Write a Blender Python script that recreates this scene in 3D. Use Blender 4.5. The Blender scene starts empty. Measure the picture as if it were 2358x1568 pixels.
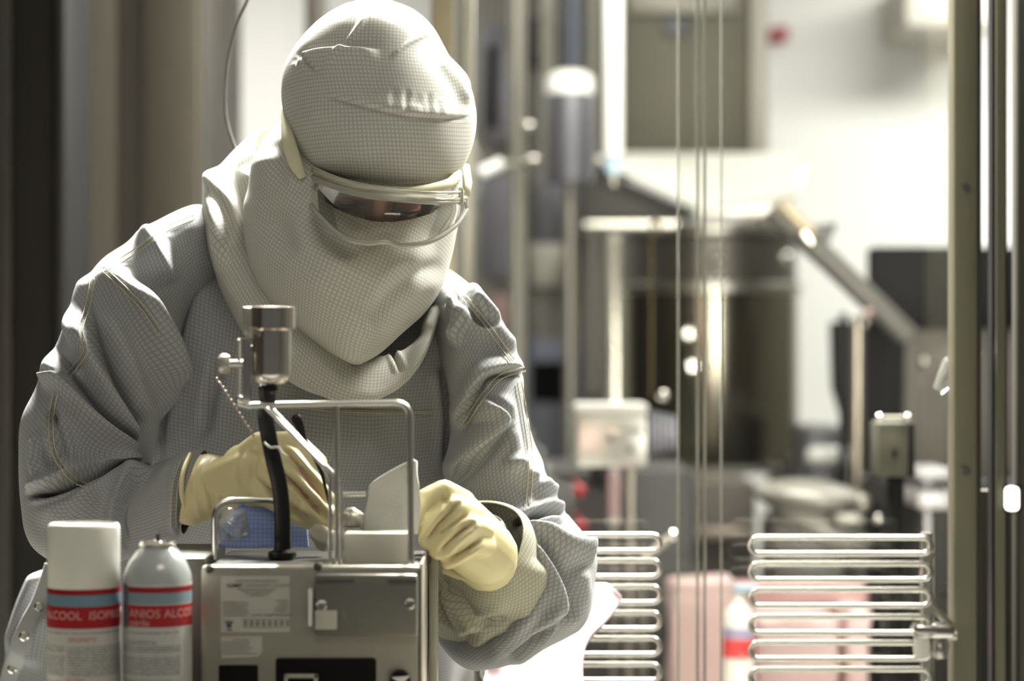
import bpy, bmesh, math, random
import numpy as np
from mathutils import Vector, Matrix, noise as mnoise

# ------------------------------------------------------------------ camera
SC = bpy.context.scene
COL = SC.collection
LENS = 86.0
K = 36.0 / (LENS * 2358.0)          # metres per pixel per metre of distance
CAMZ = 1.35
cam_d = bpy.data.cameras.new('camera')
cam = bpy.data.objects.new('camera', cam_d)
COL.objects.link(cam)
cam.location = (0, 0, CAMZ)
cam.rotation_euler = (math.pi / 2, 0, 0)
cam_d.lens = LENS
cam_d.sensor_width = 36
cam_d.clip_end = 60
cam_d.dof.use_dof = True
cam_d.dof.focus_distance = 2.83
cam_d.dof.aperture_fstop = 2.8
SC.camera = cam

# ------------------------------------------------------------------ world, exposure, lights
SC.view_settings.view_transform = 'Standard'
SC.view_settings.look = 'None'
SC.view_settings.gamma = 1
SC.view_settings.exposure = 0.0
wd = bpy.data.worlds.new('world')
SC.world = wd
wd.use_nodes = True
wd.node_tree.nodes['Background'].inputs[0].default_value = (0.80, 0.79, 0.74, 1)
wd.node_tree.nodes['Background'].inputs[1].default_value = 0.115

def area(name, loc, sx, sy, power, col=(1, .97, .88), target=None, spread=0):
    l = bpy.data.lights.new(name, 'AREA')
    l.shape = 'RECTANGLE'; l.size = sx; l.size_y = sy; l.energy = power; l.color = col
    o = bpy.data.objects.new(name, l); COL.objects.link(o); o.location = loc
    if spread: l.spread = math.radians(spread)
    if target is not None:
        o.rotation_euler = (Vector(target) - Vector(loc)).to_track_quat('-Z', 'Y').to_euler()
    return o

area('lamp_over_bench', (-0.05, 3.95, 2.93), 1.1, .5, 470, (1, .975, .90), (-0.12, 2.95, 1.35), 95)
area('lamp_right_bench', (0.95, 3.70, 2.93), .55, .8, 230, (1, .975, .90), (0.20, 2.9, 1.2), 95)
area('lamp_mid_room', (0.45, 5.5, 2.93), 1.2, .6, 85, (1, .98, .92), (0.45, 5.4, 0))
area('lamp_far_right', (2.0, 7.9, 2.93), 1.2, .6, 115, (1, .99, .95), (2.0, 8.2, 0))
area('lamp_far_left', (-1.3, 7.9, 2.93), 1.2, .6, 88, (1, .98, .92), (-1.3, 8.3, 0))
area('added_front_fill', (0.30, .9, 2.93), .9, .5, 10, (1, .97, .90), (0.0, 2.7, 1.2))  # added fill to brighten the foreground from the front
area('added_kettle_lamp', (0.88, 3.92, 1.50), .07, 1.3, 5.5, (1, .98, .92), (0.60, 7.2, 1.50), 60)  # added out of view to put an upright highlight on the kettle

# ------------------------------------------------------------------ helpers
def W(px, py, d):
    return Vector(((px - 1179) * K * d, d, CAMZ - (py - 784) * K * d))
def M(px, d):
    return px * K * d

MATS = {}
def nodes(m):
    m.use_nodes = True
    return m.node_tree.nodes, m.node_tree.links
def math_node(nt, op, a, b=None, c=None):
    n = nt.nodes.new('ShaderNodeMath'); n.operation = op
    for i, v in enumerate((a, b, c)):
        if v is None: continue
        if isinstance(v, (int, float)): n.inputs[i].default_value = v
        else: nt.links.new(v, n.inputs[i])
    return n.outputs[0]

def mat(name, col, rough=.5, metal=0., var=.08, scale=12., bump=0., bscale=60., stretch=None, coat=0., emit=0., spec=.5):
    if name in MATS: return MATS[name]
    m = bpy.data.materials.new(name); n, l = nodes(m); nt = m.node_tree
    p = n['Principled BSDF']
    tc = n.new('ShaderNodeTexCoord'); mp = n.new('ShaderNodeMapping'); l.new(tc.outputs['Object'], mp.inputs[0])
    if stretch: mp.inputs['Scale'].default_value = stretch
    nz = n.new('ShaderNodeTexNoise'); nz.inputs['Scale'].default_value = scale; nz.inputs['Detail'].default_value = 4
    l.new(mp.outputs[0], nz.inputs['Vector'])
    mx = n.new('ShaderNodeMix'); mx.data_type = 'RGBA'
    c = Vector(col[:3])
    mx.inputs[6].default_value = (*(c * (1 - var)), 1); mx.inputs[7].default_value = (*[min(1, v * (1 + var)) for v in c], 1)
    l.new(nz.outputs[0], mx.inputs[0]); l.new(mx.outputs[2], p.inputs['Base Color'])
    p.inputs['Roughness'].default_value = rough; p.inputs['Metallic'].default_value = metal
    p.inputs['Coat Weight'].default_value = coat; p.inputs['Specular IOR Level'].default_value = spec
    if emit:
        p.inputs['Emission Color'].default_value = (*col[:3], 1); p.inputs['Emission Strength'].default_value = emit
    if bump:
        nb = n.new('ShaderNodeTexNoise'); nb.inputs['Scale'].default_value = bscale; nb.inputs['Detail'].default_value = 5
        l.new(mp.outputs[0], nb.inputs['Vector'])
        b = n.new('ShaderNodeBump'); b.inputs['Strength'].default_value = bump; b.inputs['Distance'].default_value = .004
        l.new(nb.outputs[0], b.inputs['Height']); l.new(b.outputs[0], p.inputs['Normal'])
    MATS[name] = m
    return m

def cloth_mat(name, col, line, pitch=.0046, lw=.13, bump=.22, bscale=16., sheen=.1):
    """woven garment cloth with the fine dark antistatic grid (metric UV)"""
    m = bpy.data.materials.new(name); n, l = nodes(m); nt = m.node_tree
    p = n['Principled BSDF']
    tc = n.new('ShaderNodeTexCoord'); sp = n.new('ShaderNodeSeparateXYZ'); l.new(tc.outputs['UV'], sp.inputs[0])
    outs = []
    for i in (0, 1):
        f = math_node(nt, 'MULTIPLY', sp.outputs[i], 1 / pitch)
        f = math_node(nt, 'FRACT', f)
        f = math_node(nt, 'SUBTRACT', f, .5)
        f = math_node(nt, 'ABSOLUTE', f)
        mr = n.new('ShaderNodeMapRange'); mr.inputs['From Min'].default_value = lw * 1.7; mr.inputs['From Max'].default_value = lw * .5
        l.new(f, mr.inputs['Value']); outs.append(mr.outputs[0])
    g = math_node(nt, 'MAXIMUM', outs[0], outs[1])
    nz = n.new('ShaderNodeTexNoise'); nz.inputs['Scale'].default_value = 9; nz.inputs['Detail'].default_value = 3
    l.new(tc.outputs['Object'], nz.inputs['Vector'])
    mx = n.new('ShaderNodeMix'); mx.data_type = 'RGBA'
    mx.inputs[6].default_value = (*[v * .95 for v in col], 1); mx.inputs[7].default_value = (*[min(1, v * 1.05) for v in col], 1)
    l.new(nz.outputs[0], mx.inputs[0])
    mx2 = n.new('ShaderNodeMix'); mx2.data_type = 'RGBA'
    l.new(math_node(nt, 'MULTIPLY', g, .42), mx2.inputs[0]); l.new(mx.outputs[2], mx2.inputs[6]); mx2.inputs[7].default_value = (*line, 1)
    l.new(mx2.outputs[2], p.inputs['Base Color'])
    p.inputs['Roughness'].default_value = .72; p.inputs['Specular IOR Level'].default_value = .25
    p.inputs['Sheen Weight'].default_value = sheen
    nb = n.new('ShaderNodeTexNoise'); nb.inputs['Scale'].default_value = bscale; nb.inputs['Detail'].default_value = 4; nb.inputs['Distortion'].default_value = .6
    l.new(tc.outputs['Object'], nb.inputs['Vector'])
    b = n.new('ShaderNodeBump'); b.inputs['Strength'].default_value = bump; b.inputs['Distance'].default_value = .006
    l.new(nb.outputs[0], b.inputs['Height']); l.new(b.outputs[0], p.inputs['Normal'])
    tr = n.new('ShaderNodeBsdfTranslucent'); l.new(mx2.outputs[2], tr.inputs[0])
    ms = n.new('ShaderNodeMixShader'); ms.inputs[0].default_value = .12
    l.new(p.outputs[0], ms.inputs[1]); l.new(tr.outputs[0], ms.inputs[2]); l.new(ms.outputs[0], n['Material Output'].inputs[0])
    MATS[name] = m
    return m

def clear_mat(name, tint, gloss=.12, body=.0, rough=.03, bodycol=(.8, .8, .7)):
    m = bpy.data.materials.new(name); n, l = nodes(m)
    n.remove(n['Principled BSDF'])
    t = n.new('ShaderNodeBsdfTransparent'); t.inputs[0].default_value = (*tint, 1)
    gl = n.new('ShaderNodeBsdfGlossy'); gl.inputs['Roughness'].default_value = rough
    di = n.new('ShaderNodeBsdfDiffuse'); di.inputs[0].default_value = (*bodycol, 1)
    lw = n.new('ShaderNodeLayerWeight'); lw.inputs[0].default_value = .25
    m0 = n.new('ShaderNodeMixShader'); m0.inputs[0].default_value = body
    l.new(t.outputs[0], m0.inputs[1]); l.new(di.outputs[0], m0.inputs[2])
    mm = n.new('ShaderNodeMath'); mm.operation = 'MULTIPLY_ADD'; mm.inputs[1].default_value = .6; mm.inputs[2].default_value = gloss * .4
    l.new(lw.outputs['Fresnel'], mm.inputs[0])
    m1 = n.new('ShaderNodeMixShader'); l.new(mm.outputs[0], m1.inputs[0])
    l.new(m0.outputs[0], m1.inputs[1]); l.new(gl.outputs[0], m1.inputs[2])
    l.new(m1.outputs[0], n['Material Output'].inputs[0])
    MATS[name] = m
    return m

def mk(name, verts, faces, m, parent=None, uvs=None, smooth=True):
    me = bpy.data.meshes.new(name)
    me.from_pydata([tuple(v) for v in verts], [], [tuple(int(i) for i in f) for f in faces])
    if uvs is not None:
        ul = me.uv_layers.new(name='uv')
        idx = np.empty(len(me.loops), dtype=np.int64); me.loops.foreach_get('vertex_index', idx)
        ul.data.foreach_set('uv', np.asarray(uvs, dtype=np.float32)[idx].ravel())
    me.materials.append(m)
    if smooth: me.polygons.foreach_set('use_smooth', [True] * len(me.polygons))
    me.update()
    o = bpy.data.objects.new(name, me); COL.objects.link(o)
    if parent: attach(o, parent)
    return o
def attach(o, parent):
    o.parent = parent
    o.matrix_parent_inverse = Matrix.Translation(-parent.location) if parent.parent is None else Matrix.Translation(-(parent.location))

def tag(o, label, cat, group=None, kind=None):
    o['label'] = label; o['category'] = cat
    if group: o['group'] = group
    if kind: o['kind'] = kind
    return o
def thing(name, label, cat, loc=(0, 0, 0), group=None, kind=None):
    o = bpy.data.objects.new(name, None); COL.objects.link(o); o.location = loc; o.empty_display_size = .05
    tag(o, label, cat, group, kind)
    return o
def struct(o): 
    o['kind'] = 'structure'; return o

class MB:
    """collects shapes in one bmesh -> one object"""
    def __init__(s): s.bm = bmesh.new()
    def box(s, c, size, bev=0., rot=None, seg=2):
        r = bmesh.ops.create_cube(s.bm, size=1)
        vs = r['verts']
        for v in vs: v.co = Vector((v.co.x * size[0], v.co.y * size[1], v.co.z * size[2]))
        if bev:
            es = list({e for v in vs for e in v.link_edges})
            rr = bmesh.ops.bevel(s.bm, geom=es, offset=bev, segments=seg, profile=.5, affect='EDGES')
            vs = list({v for f in rr['faces'] for v in f.verts} | {v for v in vs if v.is_valid})
        mtx = Matrix.Translation(Vector(c)) @ (rot.to_4x4() if rot else Matrix.Identity(4))
        bmesh.ops.transform(s.bm, matrix=mtx, verts=vs)
        return s
    def bx(s, x0, x1, y0, y1, z0, z1, bev=0.):
        return s.box(((x0 + x1) / 2, (y0 + y1) / 2, (z0 + z1) / 2), (abs(x1 - x0), abs(y1 - y0), abs(z1 - z0)), bev)
    def pbox(s, px0, py0, px1, py1, d, depth, bev=0.):
        """box whose front face covers pixels px0..px1, py0..py1 at distance d"""
        a = W(px0, py0, d); b = W(px1, py1, d)
        return s.bx(a.x, b.x, d, d + depth, b.z, a.z, bev)
    def lathe(s, prof, c=(0, 0, 0), n=40, axis=None):
        """prof: list of (r,z)"""
        q = Matrix.Identity(3) if axis is None else Vector((0, 0, 1)).rotation_difference(Vector(axis).normalized()).to_matrix()
        rows = []
        for r, z in prof:
            if r < 1e-6: rows.append([s.bm.verts.new(Vector(c) + q @ Vector((0, 0, z)))]); continue
            rows.append([s.bm.verts.new(Vector(c) + q @ Vector((r * math.cos(t * 2 * math.pi / n), r * math.sin(t * 2 * math.pi / n), z))) for t in range(n)])
        for a, b in zip(rows, rows[1:]):
            for i in range(n):
                j = (i + 1) % n
                if len(a) == 1 and len(b) == 1: continue
                if len(a) == 1: f = (a[0], b[i], b[j])
                elif len(b) == 1: f = (a[i], a[j], b[0])
                else: f = (a[i], a[j], b[j], b[i])
                try: s.bm.faces.new(f)
                except ValueError: pass
        return s
    def tube(s, pts, r, n=12, caps=True, flat=None):
        pts = [Vector(p) for p in pts]
        rs = r if isinstance(r, (list, tuple)) else [r] * len(pts)
        rows = []; up = None
        for i, p in enumerate(pts):
            t = (pts[min(i + 1, len(pts) - 1)] - pts[max(i - 1, 0)]).normalized()
            if up is None:
                up = Vector((0, 1, 0)) if abs(t.y) < .9 else Vector((1, 0, 0))
            up = (up - t * up.dot(t)).normalized(); sd = t.cross(up)
            fu, fs = (1, 1) if flat is None else flat
            rows.append([s.bm.verts.new(p + (up * math.cos(a) * fu + sd * math.sin(a) * fs) * rs[i]) for a in [k * 2 * math.pi / n for k in range(n)]])
        for a, b in zip(rows, rows[1:]):
            for i in range(n):
                s.bm.faces.new((a[i], a[(i + 1) % n], b[(i + 1) % n], b[i]))
        if caps:
            s.bm.faces.new(rows[0][::-1]); s.bm.faces.new(rows[-1])
        return s
    def ball(s, c, r, scale=(1, 1, 1), u=20, v=14, rot=None):
        rr = bmesh.ops.create_uvsphere(s.bm, u_segments=u, v_segments=v, radius=r)
        m = Matrix.Translation(Vector(c)) @ (rot.to_4x4() if rot else Matrix.Identity(4)) @ Matrix.Diagonal((*scale, 1))
        bmesh.ops.transform(s.bm, matrix=m, verts=rr['verts']); return s
    def poly(s, pts, d, depth):
        """extruded prism from pixel outline (a solid plate)"""
        a = [s.bm.verts.new(W(x, y, d)) for x, y in pts]
        b = [s.bm.verts.new(W(x, y, d) + Vector((0, depth, 0))) for x, y in pts]
        s.bm.faces.new(a); s.bm.faces.new(b[::-1]); n = len(a)
        for i in range(n): s.bm.faces.new((a[i], b[i], b[(i + 1) % n], a[(i + 1) % n]))
        return s
    def build(s, name, m, parent=None, smooth=False, auto=True):
        bmesh.ops.recalc_face_normals(s.bm, faces=s.bm.faces[:])
        me = bpy.data.meshes.new(name); s.bm.to_mesh(me); s.bm.free()
        me.materials.append(m)
        if smooth or auto:
            me.polygons.foreach_set('use_smooth', [True] * len(me.polygons))
            if not smooth and hasattr(me, 'set_sharp_from_angle'): me.set_sharp_from_angle(angle=math.radians(38))
        o = bpy.data.objects.new(name, me); COL.objects.link(o)
        if parent: attach(o, parent)
        return o

def cr(P, n, closed=False):
    """Catmull-Rom through rows of P"""
    P = np.asarray(P, float); m = len(P)
    t = np.linspace(0, m - 1 if not closed else m, n, endpoint=not closed)
    i = np.minimum(t.astype(int), m - 2) if not closed else t.astype(int)
    f = (t - i)[:, None]
    g = (lambda k: P[np.clip(k, 0, m - 1)]) if not closed else (lambda k: P[k % m])
    a, b, c, e = g(i - 1), g(i), g(i + 1), g(i + 2)
    return .5 * ((2 * b) + (c - a) * f + (2 * a - 5 * b + 4 * c - e) * f ** 2 + (3 * b - a - 3 * c + e) * f ** 3)

def vnoise(P, seed=0):
    """vectorised value noise on (N,3) -> (N,) in -1..1"""
    i = np.floor(P).astype(np.int64); f = P - i; f = f * f * (3 - 2 * f)
    r = np.zeros(len(P))
    for dx in (0, 1):
        for dy in (0, 1):
            for dz in (0, 1):
                h = (i[:, 0] + dx) * 73856093 ^ (i[:, 1] + dy) * 19349663 ^ (i[:, 2] + dz) * 83492791 ^ (seed * 2654435761 + 12345)
                h = (h ^ (h >> 13)) * 1274126177 & 0x7fffffff
                h = ((h ^ (h >> 16)) & 0xffff) / 32767.5 - 1
                w = (f[:, 0] if dx else 1 - f[:, 0]) * (f[:, 1] if dy else 1 - f[:, 1]) * (f[:, 2] if dz else 1 - f[:, 2])
                r += h * w
    return r

def gridnormals(V):
    du = np.roll(V, -1, 1) - np.roll(V, 1, 1)
    dv = np.gradient(V, axis=0)
    n = np.cross(du, dv); n /= np.linalg.norm(n, axis=2, keepdims=True) + 1e-12
    return n

def seg_dist(X, Y, pl):
    """signed distance to polyline (pixels) and parameter 0..1"""
    pl = cr(pl, max(12, 6 * len(pl))) if len(pl) > 2 else np.asarray(pl, float)
    best = np.full(X.shape, 1e9); sg = np.zeros(X.shape); tt = np.zeros(X.shape)
    L = np.r_[0, np.cumsum(np.linalg.norm(np.diff(pl, axis=0), axis=1))]
    for k in range(len(pl) - 1):
        a, b = pl[k], pl[k + 1]; ab = b - a; l2 = ab @ ab + 1e-9
        t = np.clip(((X - a[0]) * ab[0] + (Y - a[1]) * ab[1]) / l2, 0, 1)
        ex = X - (a[0] + t * ab[0]); ey = Y - (a[1] + t * ab[1]); dd = np.hypot(ex, ey)
        m = dd < best
        best = np.where(m, dd, best); sg = np.where(m, np.sign(ab[0] * ey - ab[1] * ex), sg)
        tt = np.where(m, (L[k] + t * (L[k + 1] - L[k])) / L[-1], tt)
    return best, sg, tt

def sculpt(V, strokes):
    """folds: each stroke follows a line on the camera-facing side and pushes cloth along its normal.
    (kind, width_px, amp_m, [(px,py)...]) kind r ridge, c crease, s step (steep on its right side)"""
    V0 = V.copy(); N0 = gridnormals(V0)
    for _ in range(4):
        N0 = (N0 + np.roll(N0, 2, 1) + np.roll(N0, -2, 1)); N0[2:-2] = N0[2:-2] + N0[:-4] + N0[4:]
        N0 /= np.linalg.norm(N0, axis=2, keepdims=True) + 1e-12
    for kind, w, amp, pl in strokes:
        N = N0
        d = V0[..., 1]; X = V0[..., 0] / (K * d) + 1179; Y = 784 - (V0[..., 2] - CAMZ) / (K * d)
        sign = 1 if np.mean((N * (V0 - V0.mean(1, keepdims=True))).sum(2)) > 0 else -1
        N = N * sign
        vis = np.clip((-N[..., 1] + .35) / .5, 0, 1)
        dist, sg, t = seg_dist(X, Y, pl)
        tap = np.clip(np.minimum(t, 1 - t) / .22, 0, 1); tap = tap * tap * (3 - 2 * tap)
        x = dist / w
        if kind == 'r': h = np.exp(-x * x)
        elif kind == 'c': h = -np.exp(-(x * 1.6) ** 2) + .45 * np.exp(-((x - 1.25) * 1.5) ** 2)
        else:
            xs = x * sg
            h = np.where(xs > 0, np.exp(-(xs / 1.5) ** 2), np.exp(-(xs / .3) ** 2)) - .35 * np.exp(-((xs + .6) / .4) ** 2)
        V = V + N * (h * amp * tap * vis)[..., None]
    return V

def loft(name, rings, ns, nr, m, parent=None, strokes=(), noise=(), caps=(0, 0), thick=0., cull=None, uvrot=0., taper_uv=True, pw=1.0, ret=False):
    """rings: (Lx,Ly,Rx,Ry,dL,dR, bf,bb, fx,fy, bx,by) pixels for the silhouette, metres for depth"""
    R = []
    for r in rings:
        Lx, Ly, Rx, Ry, dL, dR, bf, bb, fx, fy, bx, by = (list(r) + [0] * 12)[:12]
        a = W(Lx, Ly, dL); b = W(Rx, Ry, dR); dm = (dL + dR) / 2
        C = (a + b) / 2; A = (b - a) / 2
        Bf = Vector((M(fx, dm), -bf, -M(fy, dm))); Bb = Vector((M(bx, dm), bb, -M(by, dm)))
        R.append([*C, *A, *Bf, *Bb])
    R = cr(R, nr)
    th = np.linspace(0, 2 * np.pi, ns, endpoint=False) - np.pi / 2   # starts at front
    th = np.roll(th, 0)
    c = np.cos(th); s_ = np.sin(th)
    if pw != 1.0:
        c = np.sign(c) * np.abs(c) ** pw; s_ = np.sign(s_) * np.abs(s_) ** pw
    V = R[:, None, 0:3] + R[:, None, 3:6] * c[None, :, None] \
        + (R[:, None, 9:12] - R[:, None, 6:9]) / 2 * s_[None, :, None] + (R[:, None, 9:12] + R[:, None, 6:9]) / 2 * (s_ ** 2)[None, :, None]
    # uv: arc length from the front line
    seg = np.linalg.norm(np.roll(V, -1, 1) - V, axis=2)
    cum = np.concatenate([np.zeros((nr, 1)), np.cumsum(seg, 1)], 1)
    tot = cum[:, -1:]; U = cum[:, :-1].copy(); half = ns // 2
    U[:, half:] = U[:, half:] - tot
    vs = np.r_[0, np.cumsum(np.linalg.norm(np.diff(V.mean(1), axis=0), axis=1))]
    vs_f = np.r_[0, np.cumsum(np.linalg.norm(np.diff(V[:, 0], axis=0), axis=1))]
    VV = np.repeat((.35 * vs + .65 * vs_f)[:, None], ns, 1)
    colL = np.concatenate([np.zeros((1, ns)), np.cumsum(np.linalg.norm(np.diff(V, axis=0), axis=2), 0)], 0)
    VV = .5 * VV + .5 * colL
    for sc, amp, seed, st in noise:
        N = gridnormals(V)
        P = V.reshape(-1, 3) * np.array(st) * sc
        h = vnoise(P, seed) + .5 * vnoise(P * 2.1, seed + 7)
        V = V + N * (h.reshape(nr, ns) * amp)[..., None]
    V = sculpt(V, strokes)
    verts = V.reshape(-1, 3); uv = np.stack([U.ravel(), VV.ravel()], 1)
    if uvrot:
        ca, sa = math.cos(uvrot), math.sin(uvrot); uv = uv @ np.array([[ca, sa], [-sa, ca]])
    ii, jj = np.meshgrid(np.arange(nr - 1), np.arange(ns), indexing='ij'); j2 = (jj + 1) % ns
    F = np.stack([ii * ns + jj, ii * ns + j2, (ii + 1) * ns + j2, (ii + 1) * ns + jj], -1).reshape(-1, 4)
    if cull is not None:
        ctr = verts[F].mean(1); px = ctr[:, 0] / (K * ctr[:, 1]) + 1179; py = 784 - (ctr[:, 2] - CAMZ) / (K * ctr[:, 1])
        front = ctr[:, 1] < cull[1]
        ins = np.zeros(len(F), bool); poly = cull[0]; n = len(poly)
        for k in range(n):
            x1, y1 = poly[k]; x2, y2 = poly[(k + 1) % n]
            cond = ((y1 > py) != (y2 > py)) & (px < (x2 - x1) * (py - y1) / (y2 - y1 + 1e-9) + x1)
            ins ^= cond
        F = F[~(ins & front)]
    F = [tuple(f) for f in F.tolist()]
    # seam fix: split uv at the back by duplicating nothing (the back line faces away)
    for e, row in ((caps[0], 0), (caps[1], nr - 1)):
        if e:
            ring = [row * ns + j for j in range(ns)]
            F.append(tuple(ring if row else ring[::-1]))
    o = mk(name, verts.tolist(), F, m, parent, uv)
    if thick:
        md = o.modifiers.new('thickness', 'SOLIDIFY'); md.thickness = thick; md.offset = 0
    if ret: return o, V
    return o

def capsule(bm_, a, b, ra, rb):
    a, b = Vector(a), Vector(b); n = 16
    ax = (b - a); L = ax.length; ax = ax.normalized() if L > 1e-6 else Vector((0, 0, 1))
    prof = [(0, -ra)] + [(ra * math.cos(t), ra * math.sin(t)) for t in (-1.2, -.8, -.4, 0)] + [(rb * math.cos(t), L + rb * math.sin(t)) for t in (0, .4, .8, 1.2)] + [(0, L + rb)]
    bm_.lathe(prof, a, n, ax)

def organic(name, caps_, balls, vox, m, parent=None, smooth_it=6, sc=None, post=None):
    """one continuous skin over tapered limbs"""
    b = MB()
    for a in caps_: capsule(b, *a)
    for c, r, s in balls: b.ball(c, r, s)
    o = b.build(name, m, None, True)
    md = o.modifiers.new('r', 'REMESH'); md.mode = 'VOXEL'; md.voxel_size = vox; md.use_smooth_shade = True
    sm = o.modifiers.new('s', 'SMOOTH'); sm.iterations = smooth_it; sm.factor = .5
    dg = bpy.context.evaluated_depsgraph_get()
    me = bpy.data.meshes.new_from_object(o.evaluated_get(dg)); o.modifiers.clear(); o.data = me
    if post:
        n = len(me.vertices); co = np.empty(n * 3); me.vertices.foreach_get('co', co); co = co.reshape(-1, 3)
        no = np.empty(n * 3); me.vertices.foreach_get('normal', no); no = no.reshape(-1, 3)
        co = post(co, no); me.vertices.foreach_set('co', co.ravel())
    me.polygons.foreach_set('use_smooth', [True] * len(me.polygons)); me.update()
    if parent: attach(o, parent)
    return o

def sculpt_pts(co, no, strokes):
    d = co[:, 1]; X = co[:, 0] / (K * d) + 1179; Y = 784 - (co[:, 2] - CAMZ) / (K * d)
    vis = np.clip((-no[:, 1] + .35) / .5, 0, 1)
    for kind, w, amp, pl in strokes:
        dist, sg, t = seg_dist(X, Y, pl)
        tap = np.clip(np.minimum(t, 1 - t) / .22, 0, 1); x = dist / w
        if kind == 'r': h = np.exp(-x * x)
        elif kind == 'c': h = -np.exp(-(x * 1.6) ** 2) + .45 * np.exp(-((x - 1.25) * 1.5) ** 2)
        else:
            xs = x * sg; h = np.where(xs > 0, np.exp(-(xs / 1.5) ** 2), np.exp(-(xs / .3) ** 2))
        co = co + no * (h * amp * tap * vis)[:, None]
    return co

def text(name, s, size, m, parent, loc, ext=.0002, bend=None, bold=0., align='LEFT'):
    c = bpy.data.curves.new(name, 'FONT'); c.body = s; c.size = size; c.extrude = ext; c.offset = bold; c.align_x = align
    c.resolution_u = 3
    o = bpy.data.objects.new('tmp', c); COL.objects.link(o)
    dg = bpy.context.evaluated_depsgraph_get(); dg.update()
    me = bpy.data.meshes.new_from_object(o.evaluated_get(dg))
    bpy.data.objects.remove(o)
    loc = Vector(loc)
    if bend:
        bm_ = bmesh.new(); bm_.from_mesh(me)
        bmesh.ops.subdivide_edges(bm_, edges=[e for e in bm_.edges if abs(e.verts[0].co.x - e.verts[1].co.x) > .003], cuts=3)
        bm_.to_mesh(me); bm_.free()
    for v in me.vertices:
        x, y, z = v.co
        if bend:                       # bend=(cx, cy, r, x_start_angle) : wrap on a cylinder, readable from -Y
            cx, cy, r, a0 = bend
            a = a0 + x / r; v.co = Vector((cx + (r + z) * math.sin(a), cy - (r + z) * math.cos(a), loc.z + y))
        else: v.co = Vector((loc.x + x, loc.y - z, loc.z + y))
    me.materials.clear(); me.materials.append(m)
    o = bpy.data.objects.new(name, me); COL.objects.link(o)
    if parent: attach(o, parent)
    return o

def arc(pts, r, n=6):
    """polyline with rounded corners"""
    pts = [Vector(p) for p in pts]; out = [pts[0]]
    for a, b, c in zip(pts, pts[1:], pts[2:]):
        u = (a - b).normalized(); v = (c - b).normalized(); rr = min(r, (a - b).length * .49, (c - b).length * .49)
        p0 = b + u * rr; p2 = b + v * rr
        for k in range(n + 1):
            t = k / n; out.append(p0 * (1 - t) ** 2 + b * 2 * t * (1 - t) + p2 * t * t)
    out.append(pts[-1]); return out

# ------------------------------------------------------------------ materials
STEEL = mat('brushed_steel', (.50, .48, .42), .32, 1., .12, 3, .08, 40, (30, 30, 1))
STEEL_D = mat('dark_steel', (.15, .14, .12), .4, .8, .15, 3, .08, 40, (30, 30, 1))
POLISH = mat('polished_steel', (.72, .70, .64), .14, 1., .05)
WIRE = mat('bright_wire', (.78, .76, .70), .22, 1., .04)
SATIN = mat('satin_machine_steel', (.42, .40, .335), .46, .75, .06, 30, .05, 200)
WALLW = mat('white_wall_paint', (.82, .82, .79), .6, 0, .02, 2)
FLOOR = mat('grey_floor', (.35, .35, .33), .3, 0, .1, 4)
BLACK = mat('black_plastic', (.006, .006, .006), .4, 0, .1, spec=.25)
BLACKM = mat('black_panel', (.006, .006, .0055), .5, 0, .1, spec=.12)
DARKG = mat('dark_grey_panel', (.04, .037, .031), .5, .1, .15, spec=.3)
WHITEP = mat('white_plastic', (.72, .71, .64), .28, 0, .03, coat=.3)
WHITE = mat('white_paper', (.72, .71, .66), .7, 0, .04, 30)
PINK = mat('pink_plastic', (.48, .26, .25), .45, 0, .15, 6, .3, 12)
PINKL = mat('pale_pink_film', (.62, .45, .44), .4, 0, .08, 6, .4, 10)
RED = mat('red_lamp', (.55, .05, .06), .3)
BLUEC = cloth_mat('blue_gridded_cloth', (.30, .38, .68), (.12, .16, .38))
CLOTH = cloth_mat('grey_gridded_cloth', (.40, .405, .40), (.10, .11, .14))
HOODC = cloth_mat('ivory_lit_gridded_cloth', (.62, .61, .545), (.16, .16, .17), bump=.25)  # warm light on the hood put into its ivory colour, lighter than the suit
BIND = mat('ivory_binding', (.62, .58, .40), .7, 0, .08, 40)
THREAD = mat('stitch_thread', (.46, .43, .31), .7, 0, .1, 60)
GLOVE = mat('pale_yellow_rubber', (.62, .55, .31), .42, 0, .08, 14, .12, 40, spec=.4)
SKIN = mat('skin', (.50, .25, .20), .5, 0, .15, 25)
HAIR = mat('dark_hair', (.03, .02, .015), .6)
GLASS = clear_mat('clear_glass', (.96, .965, .95), .05)
GLASSE = clear_mat('glass_edge', (.75, .76, .72), .3, .4, .1, (.5, .5, .45))
LENSM = clear_mat('goggle_lens', (.95, .94, .90), .10, .03, .05)
FRAMEM = clear_mat('goggle_clear_plastic', (.88, .86, .78), .35, .45, .12, (.66, .64, .56))
FILM = clear_mat('clear_film', (.9, .92, .95), .3, .12, .08)

# ================================================================== SETTING
def quad_box(name, x0, x1, y0, y1, z0, z1, m): return struct(MB().bx(x0, x1, y0, y1, z0, z1).build(name, m))
quad_box('floor', -3.2, 3.6, -.6, 9.7, -.1, 0, FLOOR)
quad_box('ceiling', -3.2, 3.6, -.6, 9.7, 3.0, 3.1, WALLW)
quad_box('wall_back', -3.2, 3.6, 9.5, 9.65, 0, 3.0, WALLW)
quad_box('wall_left', -3.3, -3.2, -.6, 9.65, 0, 3.0, DARKG)
quad_box('wall_right', 3.6, 3.7, -.6, 9.65, 0, 3.0, mat('grey_wall_paint', (.22, .22, .20), .6, 0, .05, 2))

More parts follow.
